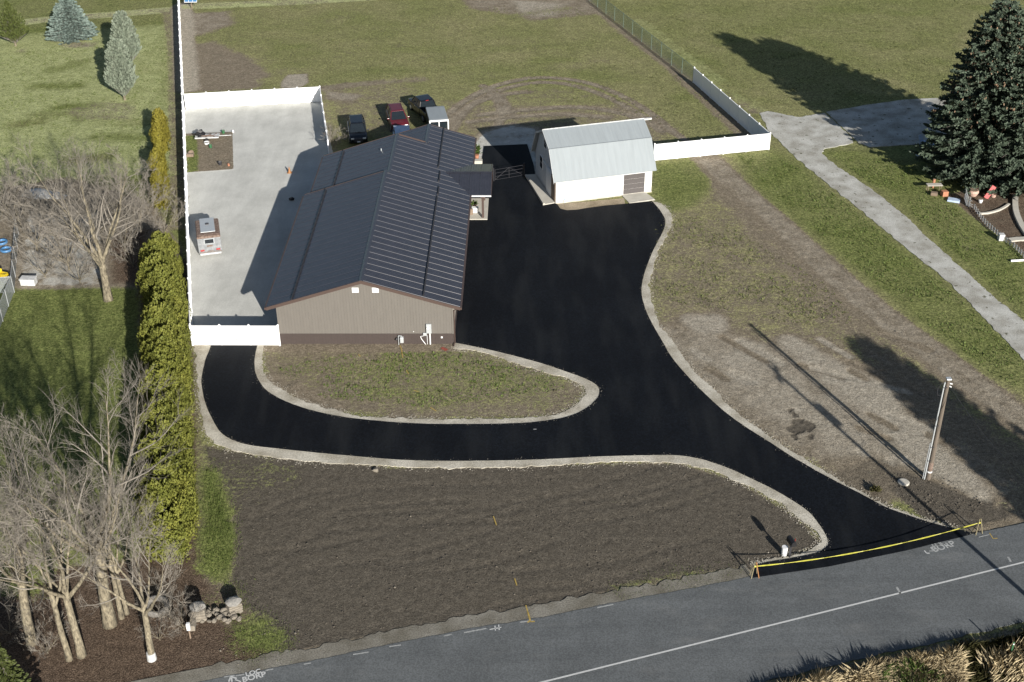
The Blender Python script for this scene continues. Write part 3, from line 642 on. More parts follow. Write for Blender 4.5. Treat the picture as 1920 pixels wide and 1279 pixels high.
# ------------------------------------------------------------------ house
def build_house():
    H = empty('house', (-17.88, 83.95, 0), R(-.9))
    tag(H, 'long taupe metal sided house with a stepped dark ribbed metal roof', 'house')
    W, p, ze = 13.39, .315, 3.5
    xr = W + .60
    zR = lambda x: ze + (xr - x) * p
    secs = [(-.70, -.48, 19.0), (-.15, 19.0, 27.45), (5.2, 27.45, 32.0)]   # left eave x, front y, rear y
    # walls: three blocks below the roof
    wall = MB()
    def gable(x0, y0, y1, off):
        xm = (x0 - .7 * .5 + xr) / 2
        a = x0; c = W - off
        zL = lambda x: ze + (x - (x0 - .70)) * p - .16
        pk = ((x0 - .70) + xr) / 2
        wall.prism([(a, -.3), (c, -.3), (c, zR(c) - .16), (pk, zR(pk) - .16), (a, zL(a))], 'y', y0, y1)
    gable(0, 0, 18.75, 0); gable(.55, 18.75, 27.2, .004); gable(5.9, 27.2, 31.7, .008)
    # upright ribs of the siding on the gable front and right side
    k = 0
    x = .1
    while x < W - .05:
        zt = min(zR(x), ze + (x + .7) * p) - .17
        wall.box(x - .014, -.018, .92, x + .014, .01, zt); x += .2286
    y = .2
    while y < 31.5:
        wall.box(W - .01, y - .014, .92, W + .018, y + .014, zR(W) - .17); y += .2286
    wl = wall.build('wall', M['siding'], H)
    wn = MB()
    wn.box(-.03, -.03, -.1, W + .03, 0.02, .86); wn.box(W - .02, .02, -.1, W + .032, 18.9, .858); wn.box(-.032, .02, -.1, .02, 18.7, .859)
    wn.box(-.035, -.036, .86, W + .036, .02, .90)
    x = .1
    while x < W: wn.box(x - .012, -.044, .0, x + .012, -.02, .85); x += .2286
    wn.build('wainscot', M['wainscot'], H)
    for x0 in (-.04, W - .10):
        cb = MB(); cb.box(x0, -.042, .9, x0 + .14, .03, 3.6); cb.build('corner_trim', M['siding'], H)
    def slope(mb, xa, za, xb, zb, y0, y1, th=.10, ribs=True):
        """a roof plane between eave (a) and ridge (b) with its ribs"""
        mb.add([(xa, y0, za), (xb, y0, zb), (xb, y1, zb), (xa, y1, za), (xa, y0, za - th), (xb, y0, zb - th), (xb, y1, zb - th), (xa, y1, za - th)],
               [(0, 1, 2, 3), (7, 6, 5, 4), (0, 4, 5, 1), (1, 5, 6, 2), (2, 6, 7, 3), (3, 7, 4, 0)])
        if not ribs: return
        i = math.ceil((y0 + .08 + .36) / .2286); y = -.36 + i * .2286
        while y < y1 - .05:
            major = i % 4 == 0
            h, wd = (.030, .030) if major else (.010, .018)
            q = [(y - wd, 0), (y - wd * .35, h), (y + wd * .35, h), (y + wd, 0)]
            vs = [(xa, u, za + v) for u, v in q] + [(xb, u, zb + v) for u, v in q]
            mb.add(vs, [(0, 1, 5, 4), (1, 2, 6, 5), (2, 3, 7, 6), (0, 3, 2, 1), (4, 5, 6, 7)])
            y += .2286; i += 1
    roof = MB(); caps = []; fas = MB(); guard = MB()
    for si, (xl, y0, y1) in enumerate(secs):
        pk = (xl + xr) / 2; zp = zR(pk)
        y1e = y1 + (.22 if si < 2 else 0)
        slope(roof, xl, ze, pk, zp, y0, y1e)
        # right plane in one level with its neighbours
        slope(roof, xr, ze, pk, zp, y0, y1)
        caps.append((pk, zp, y0 - .03, y1e + .02))
        # rake boards
        for ya, yb in (((y0 - .04, y0 - .004),) if si == 0 else ()) + ((y1e + .004, y1e + .04),):
            fas.add([(xl, ya, ze - .24), (pk, ya, zp - .24), (pk, ya, zp + .03), (xl, ya, ze + .03), (xl, yb, ze - .24), (pk, yb, zp - .24), (pk, yb, zp + .03), (xl, yb, ze + .03)],
                    [(0, 1, 2, 3), (7, 6, 5, 4), (0, 4, 5, 1), (2, 6, 7, 3), (3, 7, 4, 0), (1, 5, 6, 2)])
            if si in (0, 2) or True:
                xe = xr if si != 1 else pk + 2.9
                zz = zR(xe)
                if not (si == 0 and ya > 5):
                    fas.add([(xe, ya, zz - .24), (pk, ya, zp - .24), (pk, ya, zp + .03), (xe, ya, zz + .03), (xe, yb, zz - .24), (pk, yb, zp - .24), (pk, yb, zp + .03), (xe, yb, zz + .03)],
                            [(0, 1, 2, 3), (7, 6, 5, 4), (0, 4, 5, 1), (2, 6, 7, 3), (3, 7, 4, 0), (1, 5, 6, 2)])
        fas.box(xl - .13, y0, ze - .20, xl - .004, y1, ze - .02)      # gutter, left eave
        # snow guard rails
        gx = xl + 2.0; gz = ze + (gx - xl) * p
        if si < 2: guard.tube([(gx, y0 + .05, gz + .10), (gx, y1 - .1, gz + .10)], .035, 6); guard.box(gx - .05, y0 + .05, gz + .0, gx + .05, y1 - .1, gz + .05)
    fas.box(xr + .004, -.48, ze - .20, xr + .13, 19.0, ze - .02); fas.box(xr + .004, 25.8, ze - .20, xr + .13, 32.0, ze - .02)
    for gx, ya, yb in ((xr - 2.75, -.3, 16.9), (xr - 2.72, 17.3, 18.9), (11.2, 20.0, 22.0), (xr - 3.0, 22.9, 31.9)):
        gz = zR(gx)
        guard.tube([(gx, ya, gz + .12), (gx, yb, gz + .12)], .04, 6); guard.box(gx - .06, ya, gz, gx + .06, yb, gz + .06)
    # porch roof: a cross gable over the door
    yc, zc, dy = 22.4, 4.20, 3.33; xa = 15.85
    s2 = MB()
    for sg in (-1, 1):
        xe = 13.99 - .03; xk = 13.99 - (zc - ze) / p - .05
        th = .09
        ye = yc + sg * dy
        vs = [(xe, ye, ze + .012), (xa, ye, ze + .012), (xa, yc, zc + .012), (xk, yc, zc + .012)]
        s2.add(vs + [(v[0], v[1], v[2] - th) for v in vs], [(0, 1, 2, 3), (7, 6, 5, 4), (0, 4, 5, 1), (1, 5, 6, 2), (2, 6, 7, 3), (3, 7, 4, 0)])
        x = xa - .1; i = 0
        while x > xk + .2:
            t = max(0, min(1, (xe - x) / (xe - xk))) if x < xe else 0
            y_ = ye + (yc - ye) * t; z_ = ze + (zc - ze) * t + .012
            h = .03 if i % 4 == 0 else .012
            s2.add([(x - .03, y_, z_), (x, y_, z_ + h), (x + .03, y_, z_), (x - .03, yc, zc + .012), (x, yc, zc + .012 + h), (x + .03, yc, zc + .012)], [(0, 1, 4, 3), (1, 2, 5, 4), (0, 2, 1), (3, 4, 5)])
            x -= .2286; i += 1
    rf = roof.build('roof', M['roof_metal'], H)
    pr = s2.build('porch_roof', M['roof_metal'], H)
    fr = fas.build('fascia', M['trim_brown'], H)
    guard.build('snow_guard', M['dark_metal'], H)
    for pk, zp, ya, yb in caps:
        c = MB(); d = .17
        c.add([(pk - d, ya, zp - d * p + .045), (pk, ya, zp + .075), (pk + d, ya, zp - d * p + .045), (pk - d, yb, zp - d * p + .045), (pk, yb, zp + .075), (pk + d, yb, zp - d * p + .045)],
              [(0, 1, 4, 3), (1, 2, 5, 4), (0, 2, 1), (3, 4, 5), (0, 3, 5, 2)])
        c.build('ridge_cap', M['roof_metal'], rf)
    c = MB(); c.add([(11.7, yc - .16, zc + .03), (11.7, yc, zc + .07), (11.7, yc + .16, zc + .03), (xa + .02, yc - .16, zc + .03), (xa + .02, yc, zc + .07), (xa + .02, yc + .16, zc + .03)],
          [(0, 1, 4, 3), (1, 2, 5, 4), (0, 2, 1), (3, 4, 5), (0, 3, 5, 2)]); c.build('ridge_cap', M['roof_metal'], pr)
    g = MB(); g.box(xr + .14, yc - dy - .10, ze - .12, xa, yc - dy - .004, ze - .01); g.build('gutter', M['white_paint'], pr)
    g = MB(); g.add([(xa + .003, yc - dy, ze - .08), (xa + .003, yc + dy, ze - .08), (xa + .003, yc, zc - .08), (xa + .03, yc - dy, ze - .08), (xa + .03, yc + dy, ze - .08), (xa + .03, yc, zc - .08)],
                    [(0, 1, 2), (5, 4, 3), (0, 3, 4, 1), (1, 4, 5, 2), (2, 5, 3, 0)]); g.build('porch_gable', M['trim_brown'], pr)
    for y in (21.45, 25.1):
        q = MB(); q.box(14.9, y - .10, .1, 15.1, y + .10, 3.42); q.build('porch_post', M['trim_brown'], H)
    q = MB(); q.box(14.88, yc - dy + .1, 3.2, 15.12, yc + dy - .1, 3.41); q.box(13.41, 21.36, 3.21, 14.88, 21.54, 3.405); q.build('porch_beam', M['trim_brown'], H)
    q = MB(); q.cbox(13.44, 21.12, -.1, 15.4, 25.5, .13, .02); q.build('porch_slab', M['concrete'], H)
    d = MB(); d.box(W - .02, 22.0, .14, W + .03, 22.95, 2.25); dr = d.build('door', M['white_paint'], H)
    d = MB(); d.tube([(W + .03, 22.85, 1.15), (W + .09, 22.85, 1.15)], .03, 8); d.build('handle', M['light_metal'], dr)
    for y in (4.5, 9.0, 14.0):
        wf = MB(); wf.box(W - .02, y - .75, 1.0, W + .05, y + .75, 2.3); fo = wf.build('window', M['white_paint'], H)
        g = MB(); g.box(W + .04, y - .68, 1.07, W + .056, y + .68, 2.23); g.build('pane', M['glass'], fo)
    # two small vents under the gable peak
    for x0 in (5.86, 7.38):
        v = MB(); zt = 4.97
        v.box(x0, -.05, zt - .42, x0 + .50, .01, zt); v.build('gable_vent', M['white_paint'], H)
    # meters and pipes on the front wall
    X = lambda px, z: ((H.matrix_basis.inverted() @ at(px, 636, z)).x)
    q = MB(); q.cbox(11.32, -.20, 1.02, 11.72, -.045, 1.82, .02); o = q.build('electric_meter', M['light_metal'], H)
    q = MB(); q.tube([(11.44, -.2, 1.52), (11.44, -.28, 1.52)], .09, 12); q.build('dial', M['white_paint'], o)
    q = MB(); q.tube([(11.58, -.12, 0), (11.58, -.12, 1.03)], .055, 8); q.build('conduit', M['white_paint'], o)
    q = MB(); q.cbox(11.06, -.16, .78, 11.34, -.046, 1.02, .02); q.build('junction_box', M['light_metal'], H)
    q = MB(); q.tube([(10.85, -.10, .70), (10.9, -.12, .52), (11.22, -.16, .02)], .03, 6); q.tube([(10.85, -.1, .7), (11.1, -.1, .75)], .02, 6); q.tube([(11.36, -.1, .8), (11.36, -.12, .0)], .02, 6); q.build('cable', M['white_paint'], H)
    q = MB(); q.cbox(9.27, -.34, .22, 9.55, -.06, .72, .05); q.tube([(9.41, -.2, .72), (9.41, -.2, .80), (9.15, -.2, .82)], .03, 8); q.tube([(9.15, -.2, 0), (9.15, -.2, .82)], .03, 8); gm = q.build('gas_meter', M['light_metal'], H)
    q = MB(); q.tube([(9.02, -.2, .52), (8.96, -.2, .55)], [.13, .12], 12); q.tube([(9.15, -.2, .52), (8.98, -.2, .54)], .035, 8); q.build('regulator', M['dark_metal'], gm)
    q = MB(); q.box(12.42, -.07, .52, 12.55, -.03, .66); q.build('outlet_box', M['white_paint'], H)
    q = MB(); q.tube([(10.33, -.02, 1.10), (10.33, -.06, 1.10)], .035, 6); q.build('hose_bib', M['white_paint'], H)
    q = MB(); q.tube([(W + .45, -.3, 3.3), (W + .10, -.06, 3.0), (W + .10, -.09, .2), (W + .02, -.45, .04)], .045, 6); q.build('downspout', M['trim_brown'], H)
    q = MB(); q.box(W + .035, .05, .9, W + .06, .42, 3.2); q.build('side_panel', M['concrete'], H)
    q = MB(); q.tube([(-.2 + 5.9, 24.6, ze + 6.0 * p - .1), (5.7, 24.6, ze + 6 * p + .18)], .05, 8); q.build('vent_pipe', M['light_metal'], H)
    return H
build_house()

# ------------------------------------------------------------------ barn
def build_barn():
    ang = R(14.65); B = empty('barn', (4.19, 108.12, 0), ang)
    tag(B, 'small white barn with a pale grey gambrel metal roof and a brown overhead door', 'barn')
    L, D = 9.46, 6.84
    prof = [(-.50, 2.48), (1.20, 5.02), (3.42, 6.05), (5.64, 5.02), (7.34, 2.30)]     # roof outline across the barn
    w_ = MB()
    w_.prism([(0, -.3), (D, -.3), (D, 2.55), (5.5, 4.90), (3.42, 5.86), (1.34, 4.90), (0, 2.9)], 'x', 0, L)
    wl = w_.build('wall', [M['barn_side'], M['barn_wall']], B)
    for f in wl.data.polygons:
        if f.normal.y < -.8: f.material_index = 1
    fd = MB(); fd.box(-.03, -.03, -.3, L + .03, D + .03, .12); fd.build('foundation', M['concrete'], B)
    # roof skin with thickness
    r = MB(); th = .09; x0, x1 = -.34, L + .22
    up = prof; dn = [(a, z - th) for a, z in prof]
    r.prism(up + dn[::-1], 'x', x0, x1)
    rf = r.build('roof', M['barn_roof'], B)
    seam = MB()
    x = x0 + .1
    i = 0
    while x < x1:
        for (a, za), (b_, zb) in zip(prof[:-1], prof[1:]):
            h = .012
            seam.add([(x - .02, a, za), (x, a, za + h), (x + .02, a, za), (x - .02, b_, zb), (x, b_, zb + h), (x + .02, b_, zb)], [(0, 1, 4, 3), (1, 2, 5, 4), (0, 2, 1), (3, 4, 5)])
        x += .61; i += 1
    seam.build('roof_seam', M['barn_roof'], rf)
    rd = MB(); rd.tube([(x0, 3.42, 6.07), (x1, 3.42, 6.07)], .05, 6); rd.box(x1, 3.32, 5.90, x1 + .75, 3.52, 6.06); rd.build('ridge_beam', M['old_white'], rf)
    kn = MB(); kn.box(x0 - .005, 1.13, 5.00, x1 + .005, 1.26, 5.065); kn.build('roof_flashing', M['barn_roof'], rf)
    # barge boards on the gable end
    bb = MB()
    for (a, za), (b_, zb) in zip(prof[:-1], prof[1:]):
        bb.add([(x0 - .03, a, za - .2), (x0 - .03, b_, zb - .2), (x0 - .03, b_, zb + .01), (x0 - .03, a, za + .01), (x0 - .002, a, za - .2), (x0 - .002, b_, zb - .2), (x0 - .002, b_, zb + .01), (x0 - .002, a, za + .01)],
               [(0, 1, 2, 3), (7, 6, 5, 4), (0, 4, 5, 1), (2, 6, 7, 3), (1, 5, 6, 2), (3, 7, 4, 0)])
    bb.build('barge_board', M['old_white'], B)
    def win(y, z, wd, h):
        f = MB(); f.box(-.06, y - wd / 2, z, .01, y + wd / 2, z + h); o = f.build('window', M['white_paint'], B)
        g = MB()
        for k in (0, 1): g.box(-.075, y - wd / 2 + .08, z + .08 + k * (h - .1) / 2, -.055, y + wd / 2 - .08, z + .02 + (k + 1) * (h - .1) / 2)
        g.build('pane', M['glass'], o)
    win(3.42, 4.15, .75, 1.0); win(4.75, 1.55, .85, 1.3)
    s = MB(); s.box(-.10, 1.35, .14, -.015, 2.9, 2.55); s.box(-.06, 1.2, 2.55, .01, 4.1, 2.66)
    for k in range(5): s.box(-.115, 1.37 + k * .3, .2, -.10, 1.41 + k * .3, 2.5)
    s.build('sliding_door', M['white_paint'], B)
    s = MB(); s.box(-.06, .12, .14, .02, 1.3, 2.45); s.build('doorway', M['wood'], B)
    for y in (1.0, 3.3):
        ld = MB(); ld.box(-.03, y, 2.9, -.004, y + .07, 4.6); ld.build('batten', M['barn_side'], B)
    # overhead door with frame and apron
    d0, d1 = 6.62, 8.72
    f = MB(); f.box(d0 - .14, -.05, .1, d0, .02, 2.12); f.box(d1, -.05, .1, d1 + .14, .02, 2.12); f.box(d0 - .14, -.052, 2.12, d1 + .14, .02, 2.27); fo = f.build('door_frame', M['white_paint'], B)
    d = MB()
    for k in range(4): d.cbox(d0 + .005, -.03, .125 + k * .50, d1 - .005, .01, .12 + (k + 1) * .50 - .012, .012)
    d.build('overhead_door', M['garage_door'], B)
    a = MB(); a.prism([(d0 - .12, -.06), (d1 + .12, -.06), (d1 + .45, -1.75), (d0 + .0, -1.85)], 'z', -.1, .085); a.build('apron', M['concrete'], B)
    mt = MB(); mt.cbox(.78, -.16, .12, .98, -.02, .42, .03); mt.tube([(.84, -.06, .4), (.84, -.06, 1.6)], .025, 6); mt.build('water_tap', M['bluewhite'], B)
    # a concrete ramp wedge along the gable side
    loc = B.matrix_basis.inverted()
    pts = [loc @ at(*q) for q in ((983.5, 330), (1018, 386), (1040, 382), (1004, 329))]
    rm = MB(); rm.prism([(q.x, q.y) for q in pts], 'z', -.1, .14); ro = rm.build('ramp', M['concrete'], B)
    q = [pts[0], pts[1]]; d_ = (q[1] - q[0]).normalized(); n_ = Vector((-d_.y, d_.x, 0))
    k0, k1 = q[0] + d_ * .8, q[1]
    if (pts[2] - k1).dot(n_) < 0: n_ = -n_
    cb = MB(); cb.prism([tuple(v[:2]) for v in (k0 + n_ * .02, k1 + n_ * .02, k1 + n_ * .20, k0 + n_ * .20)], 'z', .10, .26); cb.build('kerb', M['concrete'], ro)
build_barn()

# ------------------------------------------------------------------ fences
POSTS = {}
def vinyl_fence(a, c, label, h=1.76, step=2.44, group='white vinyl privacy fence runs', ends=(True, True), gate=False):
    a, c = Vector(a), Vector(c); d = c - a; L = d.length; ang = math.atan2(d.y, d.x)
    F = empty('vinyl_fence', a, ang); tag(F, label, 'fence', group)
    n = max(1, round(L / step)); st = L / n
    if h not in POSTS:
        q = MB(); q.cbox(-.065, -.065, -.2, .065, .065, h + .06, .008); q.add([(-.085, -.085, h + .06), (.085, -.085, h + .06), (.085, .085, h + .06), (-.085, .085, h + .06), (0, 0, h + .15)], [(3, 2, 1, 0), (0, 1, 4), (1, 2, 4), (2, 3, 4), (3, 0, 4)])
        o = q.build('post', M['white_vinyl']); POSTS[h] = o.data; bpy.data.objects.remove(o)
    pn = MB()
    for i in range(n):
        x0, x1 = i * st + .07, (i + 1) * st - .07
        pn.box(x0, -.022, .10, x1, .022, h - .08)
        x = x0 + .15
        while x < x1 - .05: pn.box(x - .008, -.027, .12, x + .008, .027, h - .1); x += .15
        pn.box(x0 - .005, -.045, .03, x1 + .005, .045, .16); pn.box(x0 - .005, -.045, h - .12, x1 + .005, .045, h)
    pn.build('panel', M['white_vinyl'], F)
    for i in range(n + 1):
        if (i == 0 and not ends[0]) or (i == n and not ends[1]): continue
        o = bpy.data.objects.new('post', POSTS[h]); C.objects.link(o); o.parent = F; o.location = (i * st, 0, 0)
    if gate:
        for z in (.55, 1.3):
            g = MB(); g.cbox(n * st / 2 + .03, -.09, z, n * st / 2 + .13, -.045, z + .06, .01); g.build('latch', M['dark_metal'], F)
    return F
g0 = at(362, 647); g1 = at(526, 646)
vinyl_fence(g0 + Vector((0, 0, 0)), g1 + Vector((-.02, -.12, 0)), 'short white vinyl gate fence between hedge and taupe house', gate=True)
b0 = at(345, 205); t0 = at(336, 3)
dir_ = (b0 - g0).normalized()
vinyl_fence(g0 + dir_ * .14, b0 - dir_ * .1, 'long white vinyl fence along the left side of the gravel yard', ends=(True, False))
vinyl_fence(b0 + dir_ * .05, t0 + (t0 - b0).normalized() * 22, 'long white vinyl fence along the grass field beyond the gravel yard', ends=(True, True))
b1 = at(602, 191)
vinyl_fence(b0 + (b1 - b0).normalized() * .14, b1, 'white vinyl fence across the far end of the gravel yard', ends=(False, True))
s0 = b1 + Vector((.02, -.14, 0)); s1 = at(617, 292)
vinyl_fence(s0, s1 + (s1 - s0).normalized() * .3, 'white vinyl fence between gravel yard and parked cars', ends=(False, True))
c0 = at(1226, 301.5); c1 = at(1441, 280.5)
vinyl_fence(c0, c1, 'white vinyl fence running from barn to gravel drive')
e1 = at(1300, 155)
vinyl_fence(c1 + (e1 - c1).normalized() * .14, e1, 'white vinyl fence in shade beside the gravel drive', ends=(False, True))

def wire_mat(name, col, dens, scale=14):
    A = bpy.data.materials.new(name); A.use_nodes = True; n = A.node_tree; L = n.links.new
    b = n.nodes["Principled BSDF"]; b.inputs['Base Color'].default_value = (*col, 1); b.inputs['Roughness'].default_value = .6
    tc = n.nodes.new("ShaderNodeTexCoord"); mp = n.nodes.new("ShaderNodeMapping"); mp.inputs['Rotation'].default_value = (0, R(45), 0)
    L(tc.outputs['Object'], mp.inputs[0])
    sp = n.nodes.new("ShaderNodeSeparateXYZ"); L(mp.outputs[0], sp.inputs[0])
    outs = []
    for k in (0, 2):
        a = n.nodes.new("ShaderNodeMath"); a.operation = 'MULTIPLY'; a.inputs[1].default_value = scale; L(sp.outputs[k], a.inputs[0])
        f = n.nodes.new("ShaderNodeMath"); f.operation = 'FRACT'; L(a.outputs[0], f.inputs[0])
        l = n.nodes.new("ShaderNodeMath"); l.operation = 'LESS_THAN'; l.inputs[1].default_value = dens; L(f.outputs[0], l.inputs[0]); outs.append(l.outputs[0])
    mx = n.nodes.new("ShaderNodeMath"); mx.operation = 'MAXIMUM'; L(outs[0], mx.inputs[0]); L(outs[1], mx.inputs[1])
    L(mx.outputs[0], b.inputs['Alpha']); return A
M['mesh_green'] = wire_mat('green_chain_link', (.34, .40, .33), .12)
M['mesh_grey'] = wire_mat('grey_chain_link', (.34, .37, .38), .20)
M['post_grey'] = mat('galvanised_post', (.42, .44, .46), .5, metal=.3, var=.08)
M['post_green'] = mat('green_coated_post', (.16, .22, .19), .5, var=.1)
def chain_fence(pts, label, h, step, mt, pm):
    F = empty('chain_link_fence', pts[0]); tag(F, label, 'fence')
    mesh = MB(); pts = [Vector(p) - Vector(pts[0]) for p in pts]; pm_data = None
    q = MB(); q.tube([(0, 0, -.2), (0, 0, h + .06)], .035, 8); o = q.build('post', pm); pm_data = o.data; bpy.data.objects.remove(o)
    for a, c in zip(pts[:-1], pts[1:]):
        d = c - a; L = d.length; ang = math.atan2(d.y, d.x); n = max(1, round(L / step))
        pb = MB(); pb.box(0, -.006, .04, L, .006, h); o = pb.build('wire_mesh', mt, F); o.location = a; o.rotation_euler = (0, 0, ang)
        rl = MB(); rl.tube([(0, 0, h), (L, 0, h)], .022, 6); o = rl.build('top_rail', pm, F); o.location = a; o.rotation_euler = (0, 0, ang)
        for i in range(n + (1 if c is pts[-1] else 0)):
            o = bpy.data.objects.new('post', pm_data); C.objects.link(o); o.parent = F; o.location = a + d * (i / n)
    return F
tip_ = at(1108, 4)
chain_fence([e1 + (tip_ - e1).normalized() * .2, tip_ + (tip_ - e1).normalized() * 24], 'long green tinted chain link fence beside the big field', 1.8, 3.0, M['mesh_green'], M['post_green'])
chain_fence([at(-18, 660), at(27, 548), at(14, 440) + Vector((1.0, 0, 0))], 'grey chain link fence with tall posts around the neighbour lawn', 1.5, 2.6, M['mesh_grey'], M['post_grey'])
chain_fence([at(27, 548) + Vector((-.1, -.06, 0)), at(-60, 556)], 'short grey chain link fence side near the blue toys', 1.5, 2.6, M['mesh_grey'], M['post_grey'])

# farm gate between house and barn
def farm_gate():
    a, c = at(928, 340), at(981, 331); d = c - a; L = d.length
    G = empty('farm_gate', a, math.atan2(d.y, d.x)); tag(G, 'dark thin tube gate between porch and white barn', 'gate')
    f = MB()
    for z in (.15, .5, .85, 1.2): f.tube([(0, 0, z), (L, 0, z)], .016, 6)
    for x in (0.03, L / 2, L - .03): f.tube([(x, 0, .15), (x, 0, 1.2)], .025, 6)
    f.tube([(0, 0, .15), (L / 2, 0, 1.2)], .018, 6); f.tube([(L / 2, 0, 1.2), (L, 0, .15)], .018, 6)
    f.build('frame', M['dark_metal'], G)
    for x in (-.12, L + .1):
        p = MB(); p.tube([(x, 0, -.1), (x, 0, 1.4)], .06, 8); p.build('post', M['dark_metal'], G)
farm_gate()

# ------------------------------------------------------------------ vehicles
def wheel(parent, x, y, r, wd, side):
    t = MB(); t.tube([(x - wd / 2, y, r), (x - wd / 2 + .03, y, r), (x + wd / 2 - .03, y, r), (x + wd / 2, y, r)], [r * .9, r, r, r * .9], 20)
    o = t.build('wheel', M['tyre'], parent)
    k = MB(); xo = x + side * wd / 2
    k.tube([(xo - side * .02, y, r), (xo + side * .012, y, r)], [r * .64, r * .58], 14); k.build('rim', M['rim'], o)
def ring(hw, y, z0, z1, rc):
    """rounded cross-section in the x-z plane"""
    pts = []
    for cx, cz, a0 in ((hw - rc, z1 - rc, 0), (-hw + rc, z1 - rc, 90), (-hw + rc, z0 + rc, 180), (hw - rc, z0 + rc, 270)):
        for k in range(4):
            a = R(a0 + 30 * k); pts.append((cx + rc * math.cos(a), y, cz + rc * math.sin(a)))
    return pts
def car_body(parent, stations, mt, name='body'):
    mb = MB(); mb.loft([ring(hw, y, z0, z1, rc) for y, hw, z0, z1, rc in stations]); return mb.build(name, mt, parent, smooth=False)
def cabin(parent, y0, y1, ry0, ry1, hw, rhw, zb, zt, paint, rear_name='rear_window'):
    """glass house from front (y0) to rear (y1); the roof spans ry0..ry1"""
    g = MB(); g.loft([[(-hw, y0, zb), (hw, y0, zb), (hw, y1, zb), (-hw, y1, zb)], [(-rhw, ry0, zt), (rhw, ry0, zt), (rhw, ry1, zt), (-rhw, ry1, zt)]])
    g.build('side_window', M['glass'], parent)
    r = MB(); bm_y = (ry0 + ry1) / 2
    r.loft([ring(rhw * .97, ry0 - .02, zt - .03, zt + .03, .02), ring(rhw + .02, ry0 + .25, zt - .05, zt + .06, .035), ring(rhw + .02, ry1 - .2, zt - .05, zt + .06, .035), ring(rhw * .97, ry1 + .02, zt - .03, zt + .03, .02)])
    r.build('roof', paint, parent)
    pl = MB()
    for s in (-1, 1):
        for (a, b_) in (((y0, zb), (ry0, zt)), ((y1, zb), (ry1, zt)), (((y0 * .45 + y1 * .55), zb), ((ry0 * .45 + ry1 * .55), zt))):
            pl.tube([(s * (hw + .005), a[0], a[1]), (s * (rhw + .005), b_[0], b_[1])], .05, 6)
    pl.build('pillar', paint, parent)
    for nm, ya, yb in (('windshield', y0, ry0), (rear_name, y1, ry1)):
        s = -1 if ya == y0 else 1
        q = MB(); e = .012 * s
        q.add([(-hw * .9, ya + e, zb + .04), (hw * .9, ya + e, zb + .04), (rhw * .9, yb + e, zt - .05), (-rhw * .9, yb + e, zt - .05), (-hw * .9, ya + e * .2, zb + .04), (hw * .9, ya + e * .2, zb + .04), (rhw * .9, yb + e * .2, zt - .05), (-rhw * .9, yb + e * .2, zt - .05)],
              [(0, 1, 2, 3), (7, 6, 5, 4), (0, 4, 5, 1), (1, 5, 6, 2), (2, 6, 7, 3), (3, 7, 4, 0)])
        q.build(nm, M['glass'], parent)
def lights(parent, y, hw, z, mt, nm):
    for s in (-1, 1):
        q = MB(); q.cbox(s * (hw - .28) - .17, y - .05, z - .07, s * (hw - .28) + .17, y + .07, z + .08, .03); q.build(nm, mt, parent)
def mirrors(parent, y, hw, z, mt):
    for s in (-1, 1):
        q = MB(); q.cbox(s * (hw + .13) - .10, y - .06, z - .07, s * (hw + .13) + .10, y + .06, z + .09, .03); q.build('mirror', mt, parent)
# local frame of a car: nose at -y
def suv(loc, rz, label, paint, L=4.75):
    V = empty('parked_car', loc, rz); tag(V, label, 'car', 'vehicles parked behind the house')
    h = L / 2
    car_body(V, [(-h, .70, .38, .72, .08), (-h + .12, .88, .30, .88, .10), (-h + .5, .94, .26, .98, .14), (-h + 1.35, .95, .26, 1.06, .12), (h - .5, .95, .26, 1.10, .12), (h - .08, .90, .30, 1.05, .12), (h, .80, .4, .95, .08)], paint)
    cabin(V, -h + 1.15, h - .12, -h + 1.95, h - .45, .86, .66, 1.02, 1.68, paint)
    for s in (-1, 1):
        wheel(V, s * .84, -h + .92, .36, .24, s); wheel(V, s * .84, h - .95, .36, .24, s)
    lights(V, -h + .06, .88, .78, M['lamp_glass'], 'headlight'); lights(V, h - .03, .9, .88, M['red_plastic'], 'tail_light'); mirrors(V, -h + 1.45, .95, 1.1, paint)
    q = MB(); q.cbox(-.45, -h - .03, .45, .45, -h + .08, .66, .02); q.build('grille', M['dark_metal'], V)
    q = MB(); q.box(-.16, -h - .05, .42, .16, -h - .02, .56); q.build('licence_plate', M['white_paint'], V)
    q = MB()
    for s in (-1, 1): q.tube([(s * .6, -h + 2.1, 1.76), (s * .6, h - .6, 1.76)], .02, 6)
    q.build('roof_rail', M['dark_metal'], V)
    return V
